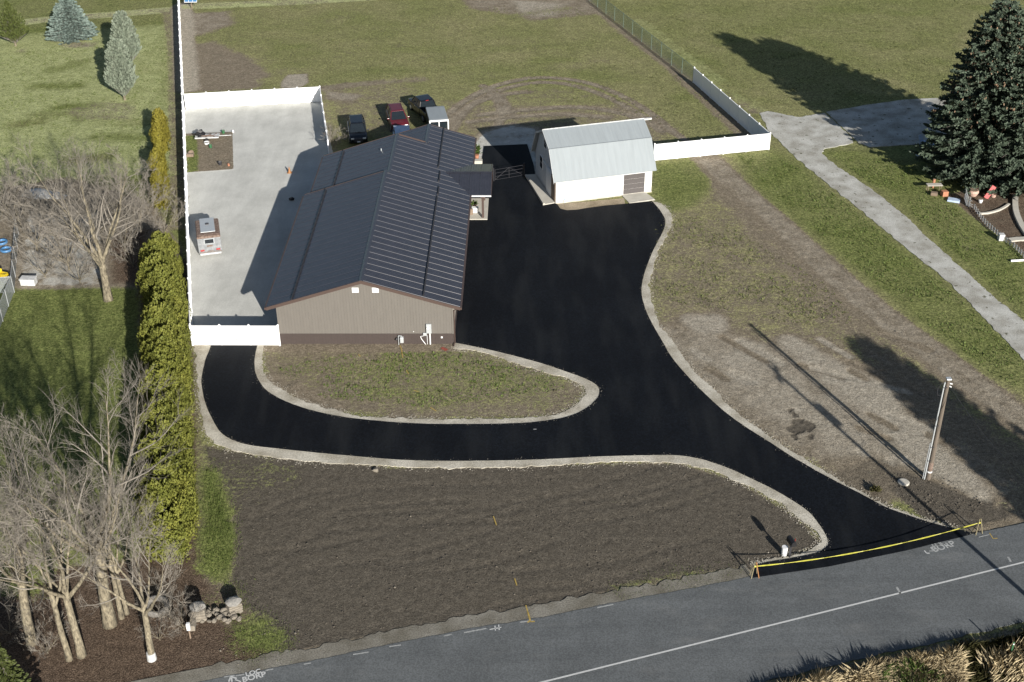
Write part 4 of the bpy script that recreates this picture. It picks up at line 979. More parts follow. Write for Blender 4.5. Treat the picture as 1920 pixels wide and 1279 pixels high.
def pickup(loc, rz, label, paint, L=5.9, crew=True, topper=None, name='pickup_truck'):
    V = empty(name, loc, rz); tag(V, label, 'truck', 'vehicles parked behind the house')
    h = L / 2; ce = -h + (3.75 if crew else 2.95)
    car_body(V, [(-h, .80, .45, .95, .08), (-h + .12, .95, .40, 1.08, .10), (-h + .5, .99, .38, 1.16, .12), (-h + 1.4, 1.0, .38, 1.20, .10), (ce, 1.0, .40, 1.22, .08)], paint)
    cabin(V, -h + 1.2, ce - .03, -h + 1.85, ce - .18, .92, .72, 1.18, 1.86, paint)
    bed = MB()
    bed.box(-.98, ce + .03, .5, .98, h, .75); bed.box(-.98, ce + .03, .75, -.90, h, 1.24); bed.box(.90, ce + .03, .75, .98, h, 1.24); bed.box(-.90, ce + .03, .75, .90, ce + .1, 1.24); bed.box(-.90, h - .08, .75, .90, h - .001, 1.22)
    bed.build('bed', paint, V)
    for s in (-1, 1):
        wheel(V, s * .88, -h + 1.0, .40, .27, s); wheel(V, s * .88, h - 1.15, .40, .27, s)
    lights(V, -h + .06, .95, .9, M['lamp_glass'], 'headlight'); lights(V, h - .02, 1.14, .95, M['red_plastic'], 'tail_light'); mirrors(V, -h + 1.55, 1.0, 1.28, paint)
    q = MB(); q.cbox(-.9, h, .42, .9, h + .16, .58, .03); q.cbox(-.95, -h - .1, .42, .95, -h + .05, .6, .03); q.build('bumper', M['rim'], V)
    q = MB(); q.box(-.16, ce - .17, 1.875, .16, ce - .12, 1.93); q.build('brake_light', M['red_plastic'], V)
    hd = MB(); 
    for s in (-1, 1):
        hd.box(s * 1.0 - .015, -h + 2.3, 1.02, s * 1.0 + .015, -h + 2.45, 1.06)
    hd.build('handle', M['rim'], V)
    return V
def heading(px0, px1, z=1.7):
    a, c = at(*px0, z), at(*px1, z); d = c - a
    return math.atan2(d.y, d.x) - math.pi / 2
PA = R(13.0)      # the plot's own direction
suv(at(672.5, 250) + Vector((0, -1.0, 0)), R(9), 'small black sport utility car with roof rails parked nearest the white fence', M['black_paint'])
suv(at(744, 229) + Vector((.15, -.75, 0)), PA, 'maroon car parked nose to nose with a van', M['maroon_paint'], 4.6)
def van(loc, rz):
    V = empty('van', loc, rz); tag(V, 'white roofed van, tinted blue for shade, half hidden behind the house roof', 'van', 'vehicles parked behind the house')
    h = 2.1
    car_body(V, [(-h, .75, .4, .85, .1), (-h + .3, .88, .32, .98, .1), (-h + 1.0, .90, .32, 1.08, .1), (h, .90, .34, 1.10, .1)], M['bluewhite'])  # white van; the blue tint stands in for the house roof's shadow
    cabin(V, -h + .75, h - .03, -h + 1.2, h - .12, .84, .76, 1.06, 1.80, M['bluewhite'])
    for s in (-1, 1): wheel(V, s * .80, -h + .75, .34, .22, s); wheel(V, s * .80, h - .8, .34, .22, s)
    lights(V, -h + .05, .86, .75, M['lamp_glass'], 'headlight'); lights(V, h, .86, .8, M['red_plastic'], 'tail_light'); mirrors(V, -h + 1.0, .95, 1.2, M['dark_metal'])
van(at(754, 241, 1.8) + Vector((0, -.15, -1.8)), R(180) + R(8))
pickup(at(797, 198, 1.2) + Vector((0, .3, -1.2)), R(180) + R(24), 'black crew cab pickup truck parked beside the box trailer', M['black_paint'], 5.9)
def box_trailer(loc, rz):
    V = empty('box_trailer', loc, rz); tag(V, 'tall box trailer with grey roof and white framed rear doors', 'trailer', 'vehicles parked behind the house')
    b = MB(); b.cbox(-.98, -1.9, .45, .98, 1.9, 2.25, .05); b.build('body', M['black_paint'], V)  # black body colour stands in for the white box's shaded side
    r = MB(); r.loft([ring(.96, -1.93, 2.23, 2.33, .04), ring(.98, -1.6, 2.23, 2.37, .05), ring(.98, 1.6, 2.23, 2.37, .05), ring(.96, 1.93, 2.23, 2.33, .04)]); r.build('roof', M['barn_roof'], V)
    f = MB(); f.box(-1.0, -1.99, .5, -.88, -1.91, 2.38); f.box(.88, -1.99, .5, 1.0, -1.91, 2.38); f.box(-.88, -1.988, 2.2, .88, -1.91, 2.379); f.box(-.88, -1.988, .5, .88, -1.91, .62); f.box(-.05, -1.985, .62, .05, -1.91, 2.2); f.build('rear_frame', M['white_paint'], V)
    for s in (-1, 1):
        g = MB(); g.box(s * .46 - .39, -1.96, 1.2, s * .46 + .39, -1.905, 2.15); g.build('rear_window', M['glass'], V)
        wheel(V, s * .98, 0, .34, .2, s)
    t = MB(); t.tube([(-.5, 1.9, .5), (0, 3.0, .48), (.5, 1.9, .5)], .05, 6); t.tube([(0, 3.0, .0), (0, 3.0, .7)], .04, 6); t.build('tow_bar', M['dark_metal'], V)
box_trailer(at(819, 213, 2.3) + Vector((0, 0, -2.3)), R(9))
def camper():
    a, c = at(376, 481), at(416.6, 479.5); mid = (a + c) / 2
    V = empty('camper_trailer', mid, R(14)); tag(V, 'old chalky white camper trailer with rusty roof edges standing on gravel', 'trailer')
    hw, L, h = .98, 3.5, 1.98
    b = MB(); b.loft([ring(hw, 0, .30, h - .1, .12), ring(hw, .2, .30, h, .15), ring(hw, L - .3, .30, h, .15), ring(hw * .95, L, .35, h - .25, .15)]); b.build('body', M['camper_paint'], V)
    r = MB(); r.loft([ring(hw + .02, -.02, h - .22, h - .02, .06), ring(hw + .03, .25, h - .28, h + .05, .12), ring(hw + .03, L - .35, h - .28, h + .05, .12), ring(hw * .96, L + .01, h - .45, h - .18, .06)]); ro = r.build('roof', M['rust'], V)
    p = MB(); p.cbox(-.62, .62, h + .045, .62, L - .15, h + .085, .015); p.build('roof_panel', M['light_metal'], ro)
    p = MB(); p.cbox(-.15, 2.0, h + .08, .15, 2.25, h + .16, .02); p.build('roof_vent', M['dark_metal'], ro)
    g = MB(); g.box(-.42, -.035, 1.22, .42, .02, 1.70); wn = g.build('window', M['light_metal'], V)
    g = MB(); g.box(-.37, -.045, 1.27, .37, -.03, 1.65); g.build('pane', M['glass'], wn)
    d = MB(); d.box(-.25, -.03, .52, .27, .01, .56); d.box(-.95, -.028, .42, .95, .008, .47); d.box(-.25, -.035, .95, .25, .01, 1.08); d.build('hatch', M['rust'], V)
    d = MB(); d.cbox(-.9, -.18, .24, .9, -.02, .40, .03); d.build('bumper', M['old_white'], V)
    lights(V, -.0, .95, .62, M['red_plastic'], 'tail_light')
    for s in (-1, 1): wheel(V, s * .88, 1.9, .34, .2, s)
    t = MB(); t.tube([(-.5, L, .42), (0, L + 1.1, .4), (.5, L, .42)], .04, 6); t.build('tow_bar', M['dark_metal'], V)
camper()

# ------------------------------------------------------------------ trees
def cards_mesh(name, cards, mats):
    """many small leaf sprays: each (centre, long axis, width axis, material)"""
    v = []; f = []; mi = []
    for c, a, b_, k in cards:
        i = len(v)
        v += [tuple(c - a * .5 - b_ * .35), tuple(c - a * .5 + b_ * .35), tuple(c + b_ * .5 + a * .1), tuple(c + a * .5), tuple(c - b_ * .5 + a * .1)]
        f.append((i, i + 1, i + 2, i + 3, i + 4)); mi.append(k)
    me = bpy.data.meshes.new(name); me.from_pydata(v, [], f)
    for m_ in mats: me.materials.append(m_)
    me.polygons.foreach_set('material_index', mi); me.update(); return me
def rv(rn): 
    while True:
        v = Vector((rn.uniform(-1, 1), rn.uniform(-1, 1), rn.uniform(-1, 1)))
        if .05 < v.length < 1: return v.normalized()
def new_obj(name, me, parent=None):
    o = bpy.data.objects.new(name, me); C.objects.link(o); o.parent = parent; return o

def arborvitae(seed, h, r, mt, n_lobe=190, per=72, flat=.62):
    rn = random.Random(seed); cards = []
    for i in range(n_lobe):
        t = (i + rn.random()) / n_lobe; z = h * (.03 + .93 * t)
        prof = min(1, (t / .10) ** .5 if t < .10 else 1) * (1 - max(0, (t - flat) / (1 - flat)) ** 2 * .75)
        a = rn.uniform(0, 2 * math.pi); rr = r * prof * rn.uniform(.68, 1.04)
        c = Vector((math.cos(a) * rr, math.sin(a) * rr, z)); out = Vector((math.cos(a), math.sin(a), 0))
        lh, lr = rn.uniform(.35, .75) * (1.1 - .3 * t), rn.uniform(.17, .34)
        for k in range(per):
            q = rv(rn); pz = q.z
            w_ = lr * (1 - .45 * max(0, pz))
            p = c + Vector((q.x * w_, q.y * w_, pz * lh))
            ax = (Vector((q.x, q.y, .0)) * .45 + Vector((0, 0, 1)) + rv(rn) * .45).normalized()
            wd = ax.cross((q + out * .6 + rv(rn) * .55).normalized()).normalized()
            s = rn.uniform(.065, .135)
            cards.append((p, ax * s * 1.3, wd * s * .8, 0))
    return cards_mesh('foliage', cards, [mt])
def trunk_mesh(h, r0, r1, mt, seed=0, lean=(0, 0)):
    rn = random.Random(seed); mb = MB(); pts = [Vector((lean[0] * t + rn.uniform(-.04, .04), lean[1] * t + rn.uniform(-.04, .04), -.2 + (h + .2) * t)) for t in (0, .08, .3, .6, 1)]
    mb.tube(pts, [r0 * 1.25, r0, r0 * .85, (r0 + r1) / 2, r1], 8); o = mb.build('trunk', mt); me = o.data; bpy.data.objects.remove(o); return me

HV = [(arborvitae(s, h, r, M['hedge']), trunk_mesh(h * .8, .12, .03, M['greybark'], s)) for s, h, r in ((1, 5.0, 1.5), (2, 5.2, 1.55), (3, 4.9, 1.45), (4, 5.1, 1.5))]
hrn = random.Random(5)
hd = dir_.copy(); hn = Vector((-hd.y, hd.x, 0))
base0 = g0 - hd * 24.2
nH = 30
for i in range(nH):
    t = i * 1.2
    off = 1.72 + .22 * math.sin(i * 1.9) + (.5 if i > 24 else 0)
    p = base0 + hd * t + hn * off
    k = hrn.randrange(4); sc = hrn.uniform(.9, 1.08) * (1.0 if i < 27 else .92)
    T = empty('arborvitae', p, hrn.uniform(0, 6.28)); T.scale = (sc, sc, sc * hrn.uniform(.92, 1.06))
    tag(T, 'tall yellow green arborvitae in the close hedge row beside the fence', 'tree', 'arborvitae hedge row')
    new_obj('crown', HV[k][0], T); new_obj('trunk', HV[k][1], T)
HB = [(arborvitae(s, h, r, M['hedge_orange'], 110, 46), trunk_mesh(h * .8, .09, .03, M['greybark'], s)) for s, h, r in ((11, 3.6, .75), (12, 3.0, .6))]
for (px, py, k, sc, lb) in ((305, 268, 0, 1.0, 'single yellow columnar arborvitae farthest up the lawn'), (303, 285, 1, 1.1, 'yellow columnar arborvitae just in front of the farthest one'), (303, 322, 1, .9, 'short bronzed columnar arborvitae in the middle of the loose row'),
                            (302, 350, 0, 1.0, 'bronze tipped columnar arborvitae among bare branches'), (304, 388, 0, .95, 'bronze tipped columnar arborvitae nearest the hedge end')):
    T = empty('arborvitae', at(px, py), px); T.scale = (sc,) * 3; tag(T, lb, 'tree', 'loose yellow columnar trees')
    new_obj('crown', HB[k][0], T); new_obj('trunk', HB[k][1], T)

def spruce(seed, h, R0, mt, droop=.12, dens=1.0, z0=.05, power=.85, up=False, csize=.34, cones=0.0, up_tilt=.75, puff=0):
    """tiers of boughs carrying needle sprays; a few gaps between the tiers"""
    rn = random.Random(seed); cards = []; z = h * z0; br = MB()
    while z < h * .985:
        t = (z / h); rad = R0 * max(.02, (1 - t)) ** power * (1 if t > .08 else .8 + 2.5 * t)
        nb = max(4, int((5 + 13 * (1 - t)) * dens)); a0 = rn.uniform(0, 6.28)
        for k in range(nb):
            a = a0 + 2 * math.pi * k / nb + rn.uniform(-.2, .2); L = rad * rn.uniform(.72, 1.12)
            d = Vector((math.cos(a), math.sin(a), 0)); side = Vector((-d.y, d.x, 0))
            zz = z + rn.uniform(-.12, .12); n_ = max(3, int(L / .17 * dens))
            if L > .8: br.tube([(0, 0, zz), tuple(d * L * .8 + Vector((0, 0, zz + (L * up_tilt * .6 if up else -L * droop))))], [.035, .008], 4, cap=False)
            for j in range(n_):
                u = (j + .6) / n_
                if u < .18 and L > 1: continue
                if up: pz = zz + L * u * up_tilt * (1 - .15 * u)
                else: pz = zz - L * droop * (u * 1.3) + L * .16 * u ** 3
                w_ = (.10 + .30 * (1 - u)) * min(1, L) + .05
                for q in range(3 if L > 1 else 2):
                    sx = rn.uniform(-1, 1)
                    p = d * (L * u) + side * (w_ * sx) + Vector((0, 0, pz + rn.uniform(-.07, .07)))
                    if up: ax = (d * .5 + Vector((0, 0, 1)) + rv(rn) * .4).normalized()
                    else: ax = (d + side * sx * .8 + Vector((0, 0, rn.uniform(-.35, .45)))).normalized()
                    nrm = (Vector((0, 0, 1)) * .8 + rv(rn) * .9).normalized(); wd = ax.cross(nrm)
                    if wd.length < .1: continue
                    s = csize * rn.uniform(.65, 1.2)
                    cards.append((p, ax * s, wd.normalized() * s * .55, 0))
            if puff and L > .7:
                e0 = d * L * .93 + Vector((0, 0, zz - L * droop * 1.2 + L * .13))
                for q in range(puff):
                    o_ = rv(rn); s = csize * rn.uniform(.55, .95)
                    cards.append((e0 + Vector((o_.x * .38, o_.y * .38, o_.z * .26)) * rn.uniform(.4, 1), (o_ + Vector((0, 0, .35))).normalized() * s, rv(rn) * s * .5, 0))
            if cones and t > .35 and rn.random() < cones:
                for q in range(rn.randint(3, 8)):
                    u = rn.uniform(.55, .98); p = d * L * u + side * rn.uniform(-.25, .25) + Vector((0, 0, zz - L * droop * u - rn.uniform(.02, .15)))
                    cards.append((p, Vector((rn.uniform(-.2, .2), rn.uniform(-.2, .2), -1)) * .22, rv(rn) * .14, 1))
        z += max(.16, h * .022) * (1.15 - .4 * t) / max(.6, dens ** .5)
    me = cards_mesh('needles', cards, [mt, M['cones']])
    o = br.build('boughs', M['greybark']); bme = o.data; bpy.data.objects.remove(o)
    return me, bme
def conifer(name, loc, rz, meshes, h, tr, label, cat='tree', group=None, sc=1.0):
    T = empty(name, loc, rz); T.scale = (sc,) * 3; tag(T, label, cat, group)
    c = new_obj('crown', meshes[0], T); new_obj('boughs', meshes[1], c); new_obj('trunk', trunk_mesh(h, tr, .03, M['bark'], int(h * 10)), T); return T
SA = spruce(21, 17.4, 5.9, M['spruce'], cones=.6, csize=.44, dens=1.25, power=.50, droop=.14, puff=16)
SB = spruce(22, 17.0, 6.6, M['spruce'], cones=.35, csize=.44, dens=1.25, power=.46, droop=.14, puff=16)
conifer('spruce_tree', (44.9, 113.6, 0), .3, SA, 16, .35, 'huge dark spruce thick with brown cones beside the gravel pad', group='giant spruces by the gravel pad')
conifer('spruce_tree', (49.4, 112.4, 0), 1.3, SB, 15, .38, 'huge dark spruce at the right edge above the garden junk', group='giant spruces by the gravel pad')
o = conifer('spruce_tree', (43.9, 43.9, 0), 2.0, SB, 15, .3, 'spruce off the right edge whose pointed shadow falls on the dirt'); o.scale = (.74, .74, .97)
SC = spruce(23, 5.6, 3.3, M['blue_spruce'], droop=.10, csize=.34, dens=1.25, power=.72, z0=.03)
conifer('blue_spruce', at(133, 74) + Vector((0, .6, 0)), .5, SC, 5, .14, 'broad pale blue spruce on the far left lawn')
SD = spruce(24, 5.6, 2.2, M['dark_green'], droop=.02, csize=.30, dens=1.0, power=.8, up=True, up_tilt=.9, z0=.08)
conifer('dark_green_fir', at(28, 88) + Vector((0, .4, 0)), .5, SD, 4, .12, 'dark green bushy conifer at the far left edge')
SE = spruce(25, 8.0, 2.15, M['juniper'], csize=.34, dens=1.35, power=.46, up=True, up_tilt=1.3, z0=.07)
conifer('juniper_tree', at(234, 188) + Vector((0, .1, 0)), .5, SE, 6, .15, 'grey green juniper with bare trunk foot on the left lawn, nearer of two', sc=.84)
conifer('juniper_tree', at(243, 128) + Vector((0, .1, 0)), 2.5, SE, 6, .15, 'grey green juniper overlapped by the nearer one on the left lawn', sc=.82)
SF = spruce(26, 13, 3.6, M['dark_green'], csize=.42, dens=.8, power=.8)
conifer('evergreen_tree', (-25.9, 46.4, 0), .5, SF, 12, .3, 'dark evergreen at the bottom left corner beside the road', sc=.46)
conifer('evergreen_tree', (-38.5, 49.5, 0), 1.5, SF, 12, .3, 'dark evergreen just beyond the left edge shading the lawn', sc=1.0)
conifer('evergreen_tree', (-44.5, 55.0, 0), 2.5, SF, 12, .3, 'tall dark evergreen beyond the left edge near the fence', sc=1.1)

def bare_tree(seed, h, r0, fork=.3, nl=4, spread=.55, nsec=7, nter=7, ntw=6, tw=.011, lean=(0, 0), curve=.35, wob=.17, low=False):
    """trunk + limbs in one mesh, the fine branching in another"""
    rn = random.Random(seed); A = MB(); B = MB()
    def path(p, d, L, n, up, wobble):
        pts = [p.copy()]; d = d.copy()
        for i in range(n):
            d = (d + Vector((0, 0, 1)) * up / n + rv(rn) * wobble).normalized(); p = p + d * (L / n); pts.append(p.copy())
        return pts, d
    fh = h * fork
    tp, td = path(Vector((0, 0, -.15)), Vector((lean[0], lean[1], 1)).normalized(), fh + .15, 5, .02, .05)
    A.tube(tp, [r0 * 1.35, r0 * 1.05, r0 * .95, r0 * .9, r0 * .85, r0 * .8], 9)
    def lim(pts, u):
        x = u * (len(pts) - 1); i = min(int(x), len(pts) - 2); return pts[i].lerp(pts[i + 1], x - i), (pts[i + 1] - pts[i]).normalized()
    def twigs(pts, n, L):
        for k in range(n):
            p, d = lim(pts, rn.uniform(.25, 1)); dd = (d + rv(rn) * .8 + Vector((0, 0, .2))).normalized()
            q, _ = path(p, dd, L * rn.uniform(.5, 1.2), 2, .15, .18); B.tube(q, [tw, tw * .8, tw * .4], 3, cap=False)
    limbs = []
    a0 = rn.uniform(0, 6.28)
    for k in range(nl):
        a = a0 + 2 * math.pi * k / nl + rn.uniform(-.3, .3)
        s = spread * rn.uniform(.7, 1.25) * (.35 if (k == 0 and nl > 2) else 1)
        d = Vector((math.cos(a) * s, math.sin(a) * s, 1)).normalized()
        p, _ = lim(tp, rn.uniform(.82, 1) if k else 1); L = (h - fh) * rn.uniform(.8, 1.05) / max(.6, d.z) * (.85 if k else 1)
        q, _ = path(p, d, L, 6, curve, wob); r = r0 * rn.uniform(.45, .62)
        A.tube(q, [r, r * .8, r * .6, r * .44, r * .28, r * .16, .012], 7, cap=False); limbs.append((q, r, L))
    if low:
        for k in range(5):
            p, d = lim(tp, rn.uniform(.35, .9)); dd = (rv(rn) + Vector((0, 0, .3))).normalized()
            q, _ = path(p, dd, h * .22, 4, .3, .2); A.tube(q, [.05, .04, .03, .02, .01], 5, cap=False); limbs.append((q, .05, h * .2))
    for q, r, L in limbs:
        for k in range(nsec):
            u = .22 + .76 * (k + rn.random()) / nsec; p, d = lim(q, min(.98, u)); o = rv(rn); o = (o - d * o.dot(d)).normalized()
            dd = (d * .75 + o * rn.uniform(.5, .95)).normalized(); L2 = L * rn.uniform(.28, .48) * (1.15 - .5 * u)
            q2, _ = path(p, dd, L2, 5, .5, .22); r2 = max(.016, r * (1 - u) * .5 + .010)
            B.tube(q2, [r2, r2 * .85, r2 * .7, r2 * .5, r2 * .35, .007], 4, cap=False)
            twigs(q2, ntw, L2 * .35)
            for j in range(nter):
                u2 = .2 + .8 * (j + rn.random()) / nter; p2, d2 = lim(q2, min(.99, u2)); o = rv(rn); o = (o - d2 * o.dot(d2)).normalized()
                d3 = (d2 * .7 + o * rn.uniform(.45, .9)).normalized(); L3 = L2 * rn.uniform(.3, .55) * (1.1 - .4 * u2)
                q3, _ = path(p2, d3, L3, 3, .35, .22); B.tube(q3, [.012, .010, .008, .005], 3, cap=False)
                twigs(q3, ntw, max(.3, L3 * .55))
    oa = A.build('trunk', M['bark'], smooth=True); ob = B.build('crown', M['twig'], fixn=False)
    ma, mb_ = oa.data, ob.data; bpy.data.objects.remove(oa); bpy.data.objects.remove(ob); return ma, mb_
def plant_bare(name, loc, rz, ms, label, sc=1.0, group='bare trees by the road', sz=None):
    T = empty(name, loc, rz); T.scale = (sc, sc, sz or sc); tag(T, label, 'tree' if 'tree' in name else 'shrub', group)
    new_obj('trunk', ms[0], T); new_obj('crown', ms[1], T); return T
BT1 = bare_tree(31, 13.0, .33, .27, 7, .72, 10, 8, 5, tw=.0075, curve=.35)
BT2 = bare_tree(32, 16.5, .34, .34, 5, .62, 10, 8, 6, tw=.0065)
BT3 = bare_tree(37, 13.5, .225, .36, 5, .66, 9, 8, 6, tw=.0065)
BT4 = bare_tree(34, 11.5, .16, .40, 4, .50, 9, 7, 6, tw=.0065)
BS1 = bare_tree(35, 4.2, .08, .12, 8, 1.1, 6, 5, 4, tw=.009, curve=.45, wob=.2)
BS2 = bare_tree(36, 3.0, .05, .08, 9, 1.3, 5, 4, 4, tw=.008, curve=.4, wob=.22)
plant_bare('bare_tree', at(203, 562), .4, BT1, 'spreading bare tree with a pale yellow trunk on the shaded lawn edge', group='bare trees by the hedge')
plant_bare('bare_tree', at(206, 1170), .2, BT2, 'tallest leafless tree with the thickest trunk beside the roadside hedge')
plant_bare('bare_tree', at(285, 1236), 1.7, BT3, 'leafless tree with white painted trunk foot nearest the road', .82)
plant_bare('bare_tree', at(153, 1229), 2.6, BT3, 'leaning leafless tree in the pair left of the white footed one')
plant_bare('bare_tree', at(130, 1236), 4.1, BT4, 'slimmer leafless tree leaning left in the roadside pair', 1.05)
plant_bare('bare_tree', at(228, 1158), 5.2, BT4, 'slim leafless tree close behind the thickest trunk', .9)
plant_bare('bare_tree', at(238, 1150), 3.3, BT4, 'second slim leafless tree close behind the thickest trunk', .8)
plant_bare('bare_tree', at(60, 1205), .9, BT2, 'leafless tree at the left edge with low tangled boughs', .82)
plant_bare('bare_tree', at(-40, 1240), 3.9, BT2, 'leafless tree just beyond the left edge by the road', .9)
for i, (px, py, k, sc) in enumerate(((70, 470, 1, 1.15), (130, 505, 1, 1.2), (40, 425, 1, 1.1), (170, 470, 1, 1.1), (110, 450, 2, 1.2), (235, 470, 1, .9), (265, 430, 1, .95), (250, 500, 2, 1.0), (15, 400, 1, 1.1), (310, 440, 2, 1.0), (150, 530, 2, 1.0), (85, 520, 2, 1.0), (215, 400, 1, 1.0), (280, 395, 2, 1.0), (-15, 445, 1, 1.2))):
    plant_bare('bare_shrub', at(px, py), i * 1.3, BS1 if k == 1 else BS2, 'tangled leafless grey shrub in the thicket around the pale yellow trunk', sc, group='leafless shrub thicket')
for i, (px, py, sc) in enumerate(((318, 1160, .55), (345, 1180, .5), (300, 1200, .45), (90, 1225, .6), (20, 1190, .6))):
    plant_bare('bare_shrub', at(px, py), i * 1.1, BS2, 'low wispy leafless brush among the roadside tree trunks', sc, group='roadside leafless brush')
# white paint on the foot of the tree nearest the road
q = MB(); q.tube([(0, 0, 0), (0, 0, .45), (0, 0, .62)], [.325, .30, .285], 14); tr = [o for o in C.objects if o.get('label', '').startswith('leafless tree with white painted')][0]
pf = q.build('painted_band', M['old_white'], tr)

# ------------------------------------------------------------------ utility poles
def utility_pole(loc, h, label, full=False):
    P = empty('utility_pole', loc); tag(P, label, 'pole')
    q = MB(); q.tube([(0, 0, -.2), (0, 0, .3), (0, 0, h * .5), (0, 0, h)], [.17, .165, .14, .115], 14); q.build('shaft', M['pole_wood'], P)
    if not full:
        q = MB(); q.tube([(0, 0, .75), (0, 0, 1.35)], [.171, .168], 14); q.build('rust_band', M['rust'], P)
        q = MB(); q.tube([(0, 0, .55), (0, 0, .66)], [.178, .177], 14); q.build('white_band', M['white_paint'], P)
        q = MB(); q.tube([(-.27, -.08, 0), (-.235, -.08, h - .5), (-.21, -.06, h - .2)], .05, 8)
        q.tube([(-.36, -.02, 0.02), (-.33, -.02, 2.9)], .03, 6); q.build('conduit', M['light_metal'], P)
        for z in (1.5, 2.6, 4.3, h - .6):
            q = MB(); q.box(-.30, -.13, z, .0, -.02, z + .05); q.build('bracket', M['dark_metal'], P)
        q = MB(); q.tube([(-.21, -.06, h - .2), (-.45, -.1, h - .3), (-.62, -.1, h - .75), (-.52, -.1, h - 1.15), (-.3, -.08, h - 1.2)], .022, 5); q.build('cable_loop', M['dark_metal'], P)
        q = MB(); q.cbox(-.16, -.16, h - .02, .16, .16, h + .08, .03); q.build('pole_cap', M['light_metal'], P)
        q = MB(); q.tube([(.12, -.05, h - .3), (.26, -.12, h - .3)], .05, 8); q.tube([(.12, -.05, h - .5), (.24, -.1, h - .55)], .04, 8); q.build('insulator', M['white_paint'], P)
    else:
        q = MB(); q.tube([(.32, 0, h - 3.1), (.32, 0, h - 2.1)], .27, 14); q.build('transformer', M['light_metal'], P)
        q = MB(); q.box(-.1, -1.1, h - .55, .1, 1.1, h - .42); q.build('crossarm', M['pole_wood'], P)
        for y in (-1, 0, 1):
            q = MB(); q.tube([(0, y, h - .42), (0, y, h - .2)], .06, 8); q.build('insulator', M['light_metal'], P)
utility_pole(at(1740, 897), 7.85, 'weathered wooden utility pole with metal conduit beside the driveway mouth')
p2 = Vector((32.7, 49.0, 0))
utility_pole(p2, 12.6, 'tall utility pole past the lower right edge casting the second long shadow', True)
pa = at(1740, 897) + Vector((.2, -.1, 7.3)); pb = p2 + Vector((0, .2, 8.6)); q = MB()
q.tube([pa.lerp(pb, t) - Vector((0, 0, 1.9 * 4 * t * (1 - t))) for t in [i / 14 for i in range(15)]], .016, 5)
tag(q.build('service_wire', M['dark_metal']), 'thin black service wire sagging from the utility pole top', 'wire')

# ------------------------------------------------------------------ roadside things
def barricade(loc, rz, label):
    B = empty('barricade', loc, rz); tag(B, label, 'barricade', 'barricades holding the tape')
    for s in (-1, 1):
        q = MB(); q.tube([(s * .24, -.2, 0), (s * .04, 0, 1.12)], .03, 6); q.build('leg', M['orange'] if s > 0 and loc.x < 20 else M['trestle'], B)
        q = MB(); q.tube([(s * .22, .2, 0), (s * .04, 0, 1.12)], .024, 6); q.build('leg', M['trestle'], B)
    q = MB(); q.cbox(-.13, -.03, .74, .13, .03, .86, .02); q.build('rail', M['tape'], B)
    return B
ba, bb_ = at(1414, 1081), at(1832, 999)
barricade(ba, .1, 'orange and white trestle holding the left end of the yellow tape')
barricade(bb_, .3, 'pale yellow trestle holding the right end of the yellow tape')
q = MB(); n_ = 40; pts = []
for i in range(n_ + 1):
    t = i / n_; p = ba.lerp(bb_, t); pts.append(p + Vector((0, -.06 * 4 * t * (1 - t), .80 - .42 * 4 * t * (1 - t))))
for i in range(n_):
    a, c = pts[i], pts[i + 1]; tl = .02 + .02 * math.sin(i * .9)
    q.add([a - Vector((0, tl, .016)), c - Vector((0, tl, .016)), c + Vector((0, tl, .016)), a + Vector((0, tl, .016))], [(0, 1, 2, 3)])
tag(q.build('caution_tape', M['tape'], fixn=False), 'yellow caution tape strung across the driveway mouth', 'tape')
def mailbox():
    B = empty('mailbox', at(1480, 1045), R(15)); tag(B, 'black mailbox on a dark post at the gravel corner', 'mailbox')
    q = MB(); q.box(-.05, -.05, -.2, .05, .05, 1.12); q.build('post', M['dark_metal'], B)
    q = MB(); q.loft([[(.17 * math.cos(a) , y, 1.28 + (.19 * math.sin(a) if a <= math.pi else 0)) for a in [math.pi * k / 8 for k in range(9)]] + [(-.17, y, 1.12), (.17, y, 1.12)] for y in (-.35, .35)])
    q.build('box', M['skin_dark'], B)
    q = MB(); q.box(.175, -.1, 1.25, .19, -.05, 1.5); q.build('flag', M['red_plastic'], B)
mailbox()
q = MB(); q.tube([(0, 0, 0), (0, 0, .55), (0, 0, .62)], [.17, .19, .19], 14); o = q.build('bucket', M['white_paint']); o.location = at(1470, 1040); tag(o, 'white bucket standing on dirt next to the mailbox', 'bucket')
q = MB(); q.tube([(0, 0, -.02), (0, 0, .06), (0, 0, .09)], [.38, .38, .33], 20); o = q.build('access_lid', M['concrete']); o.location = at(1694, 905); tag(o, 'round pale concrete lid lying in the dirt left of the utility pole', 'lid')
def reflector_post(loc, label):
    B = empty('marker_post', loc); tag(B, label, 'post')
    q = MB(); q.box(-.04, -.012, -.2, .04, .012, 1.25); q.build('stake', M['green_plastic'], B); q = MB(); q.tube([(0, -.014, 1.12), (0, -.03, 1.12)], .045, 10); q.build('reflector', M['white_paint'], B)
reflector_post(at(1893, 1235), 'thin green marker post among the dark verge weeds')
def white_post(loc):
    B = empty('marker_post', loc); tag(B, 'short white topped post beside the roadside brush', 'post')
    q = MB(); q.tube([(0, 0, -.2), (0, 0, .9)], .05, 8); q.build('stake', M['wood'], B); q = MB(); q.cbox(-.10, -.10, .62, .10, .10, 1.12, .03); q.build('cap', M['white_paint'], B)
white_post(at(357, 1196))
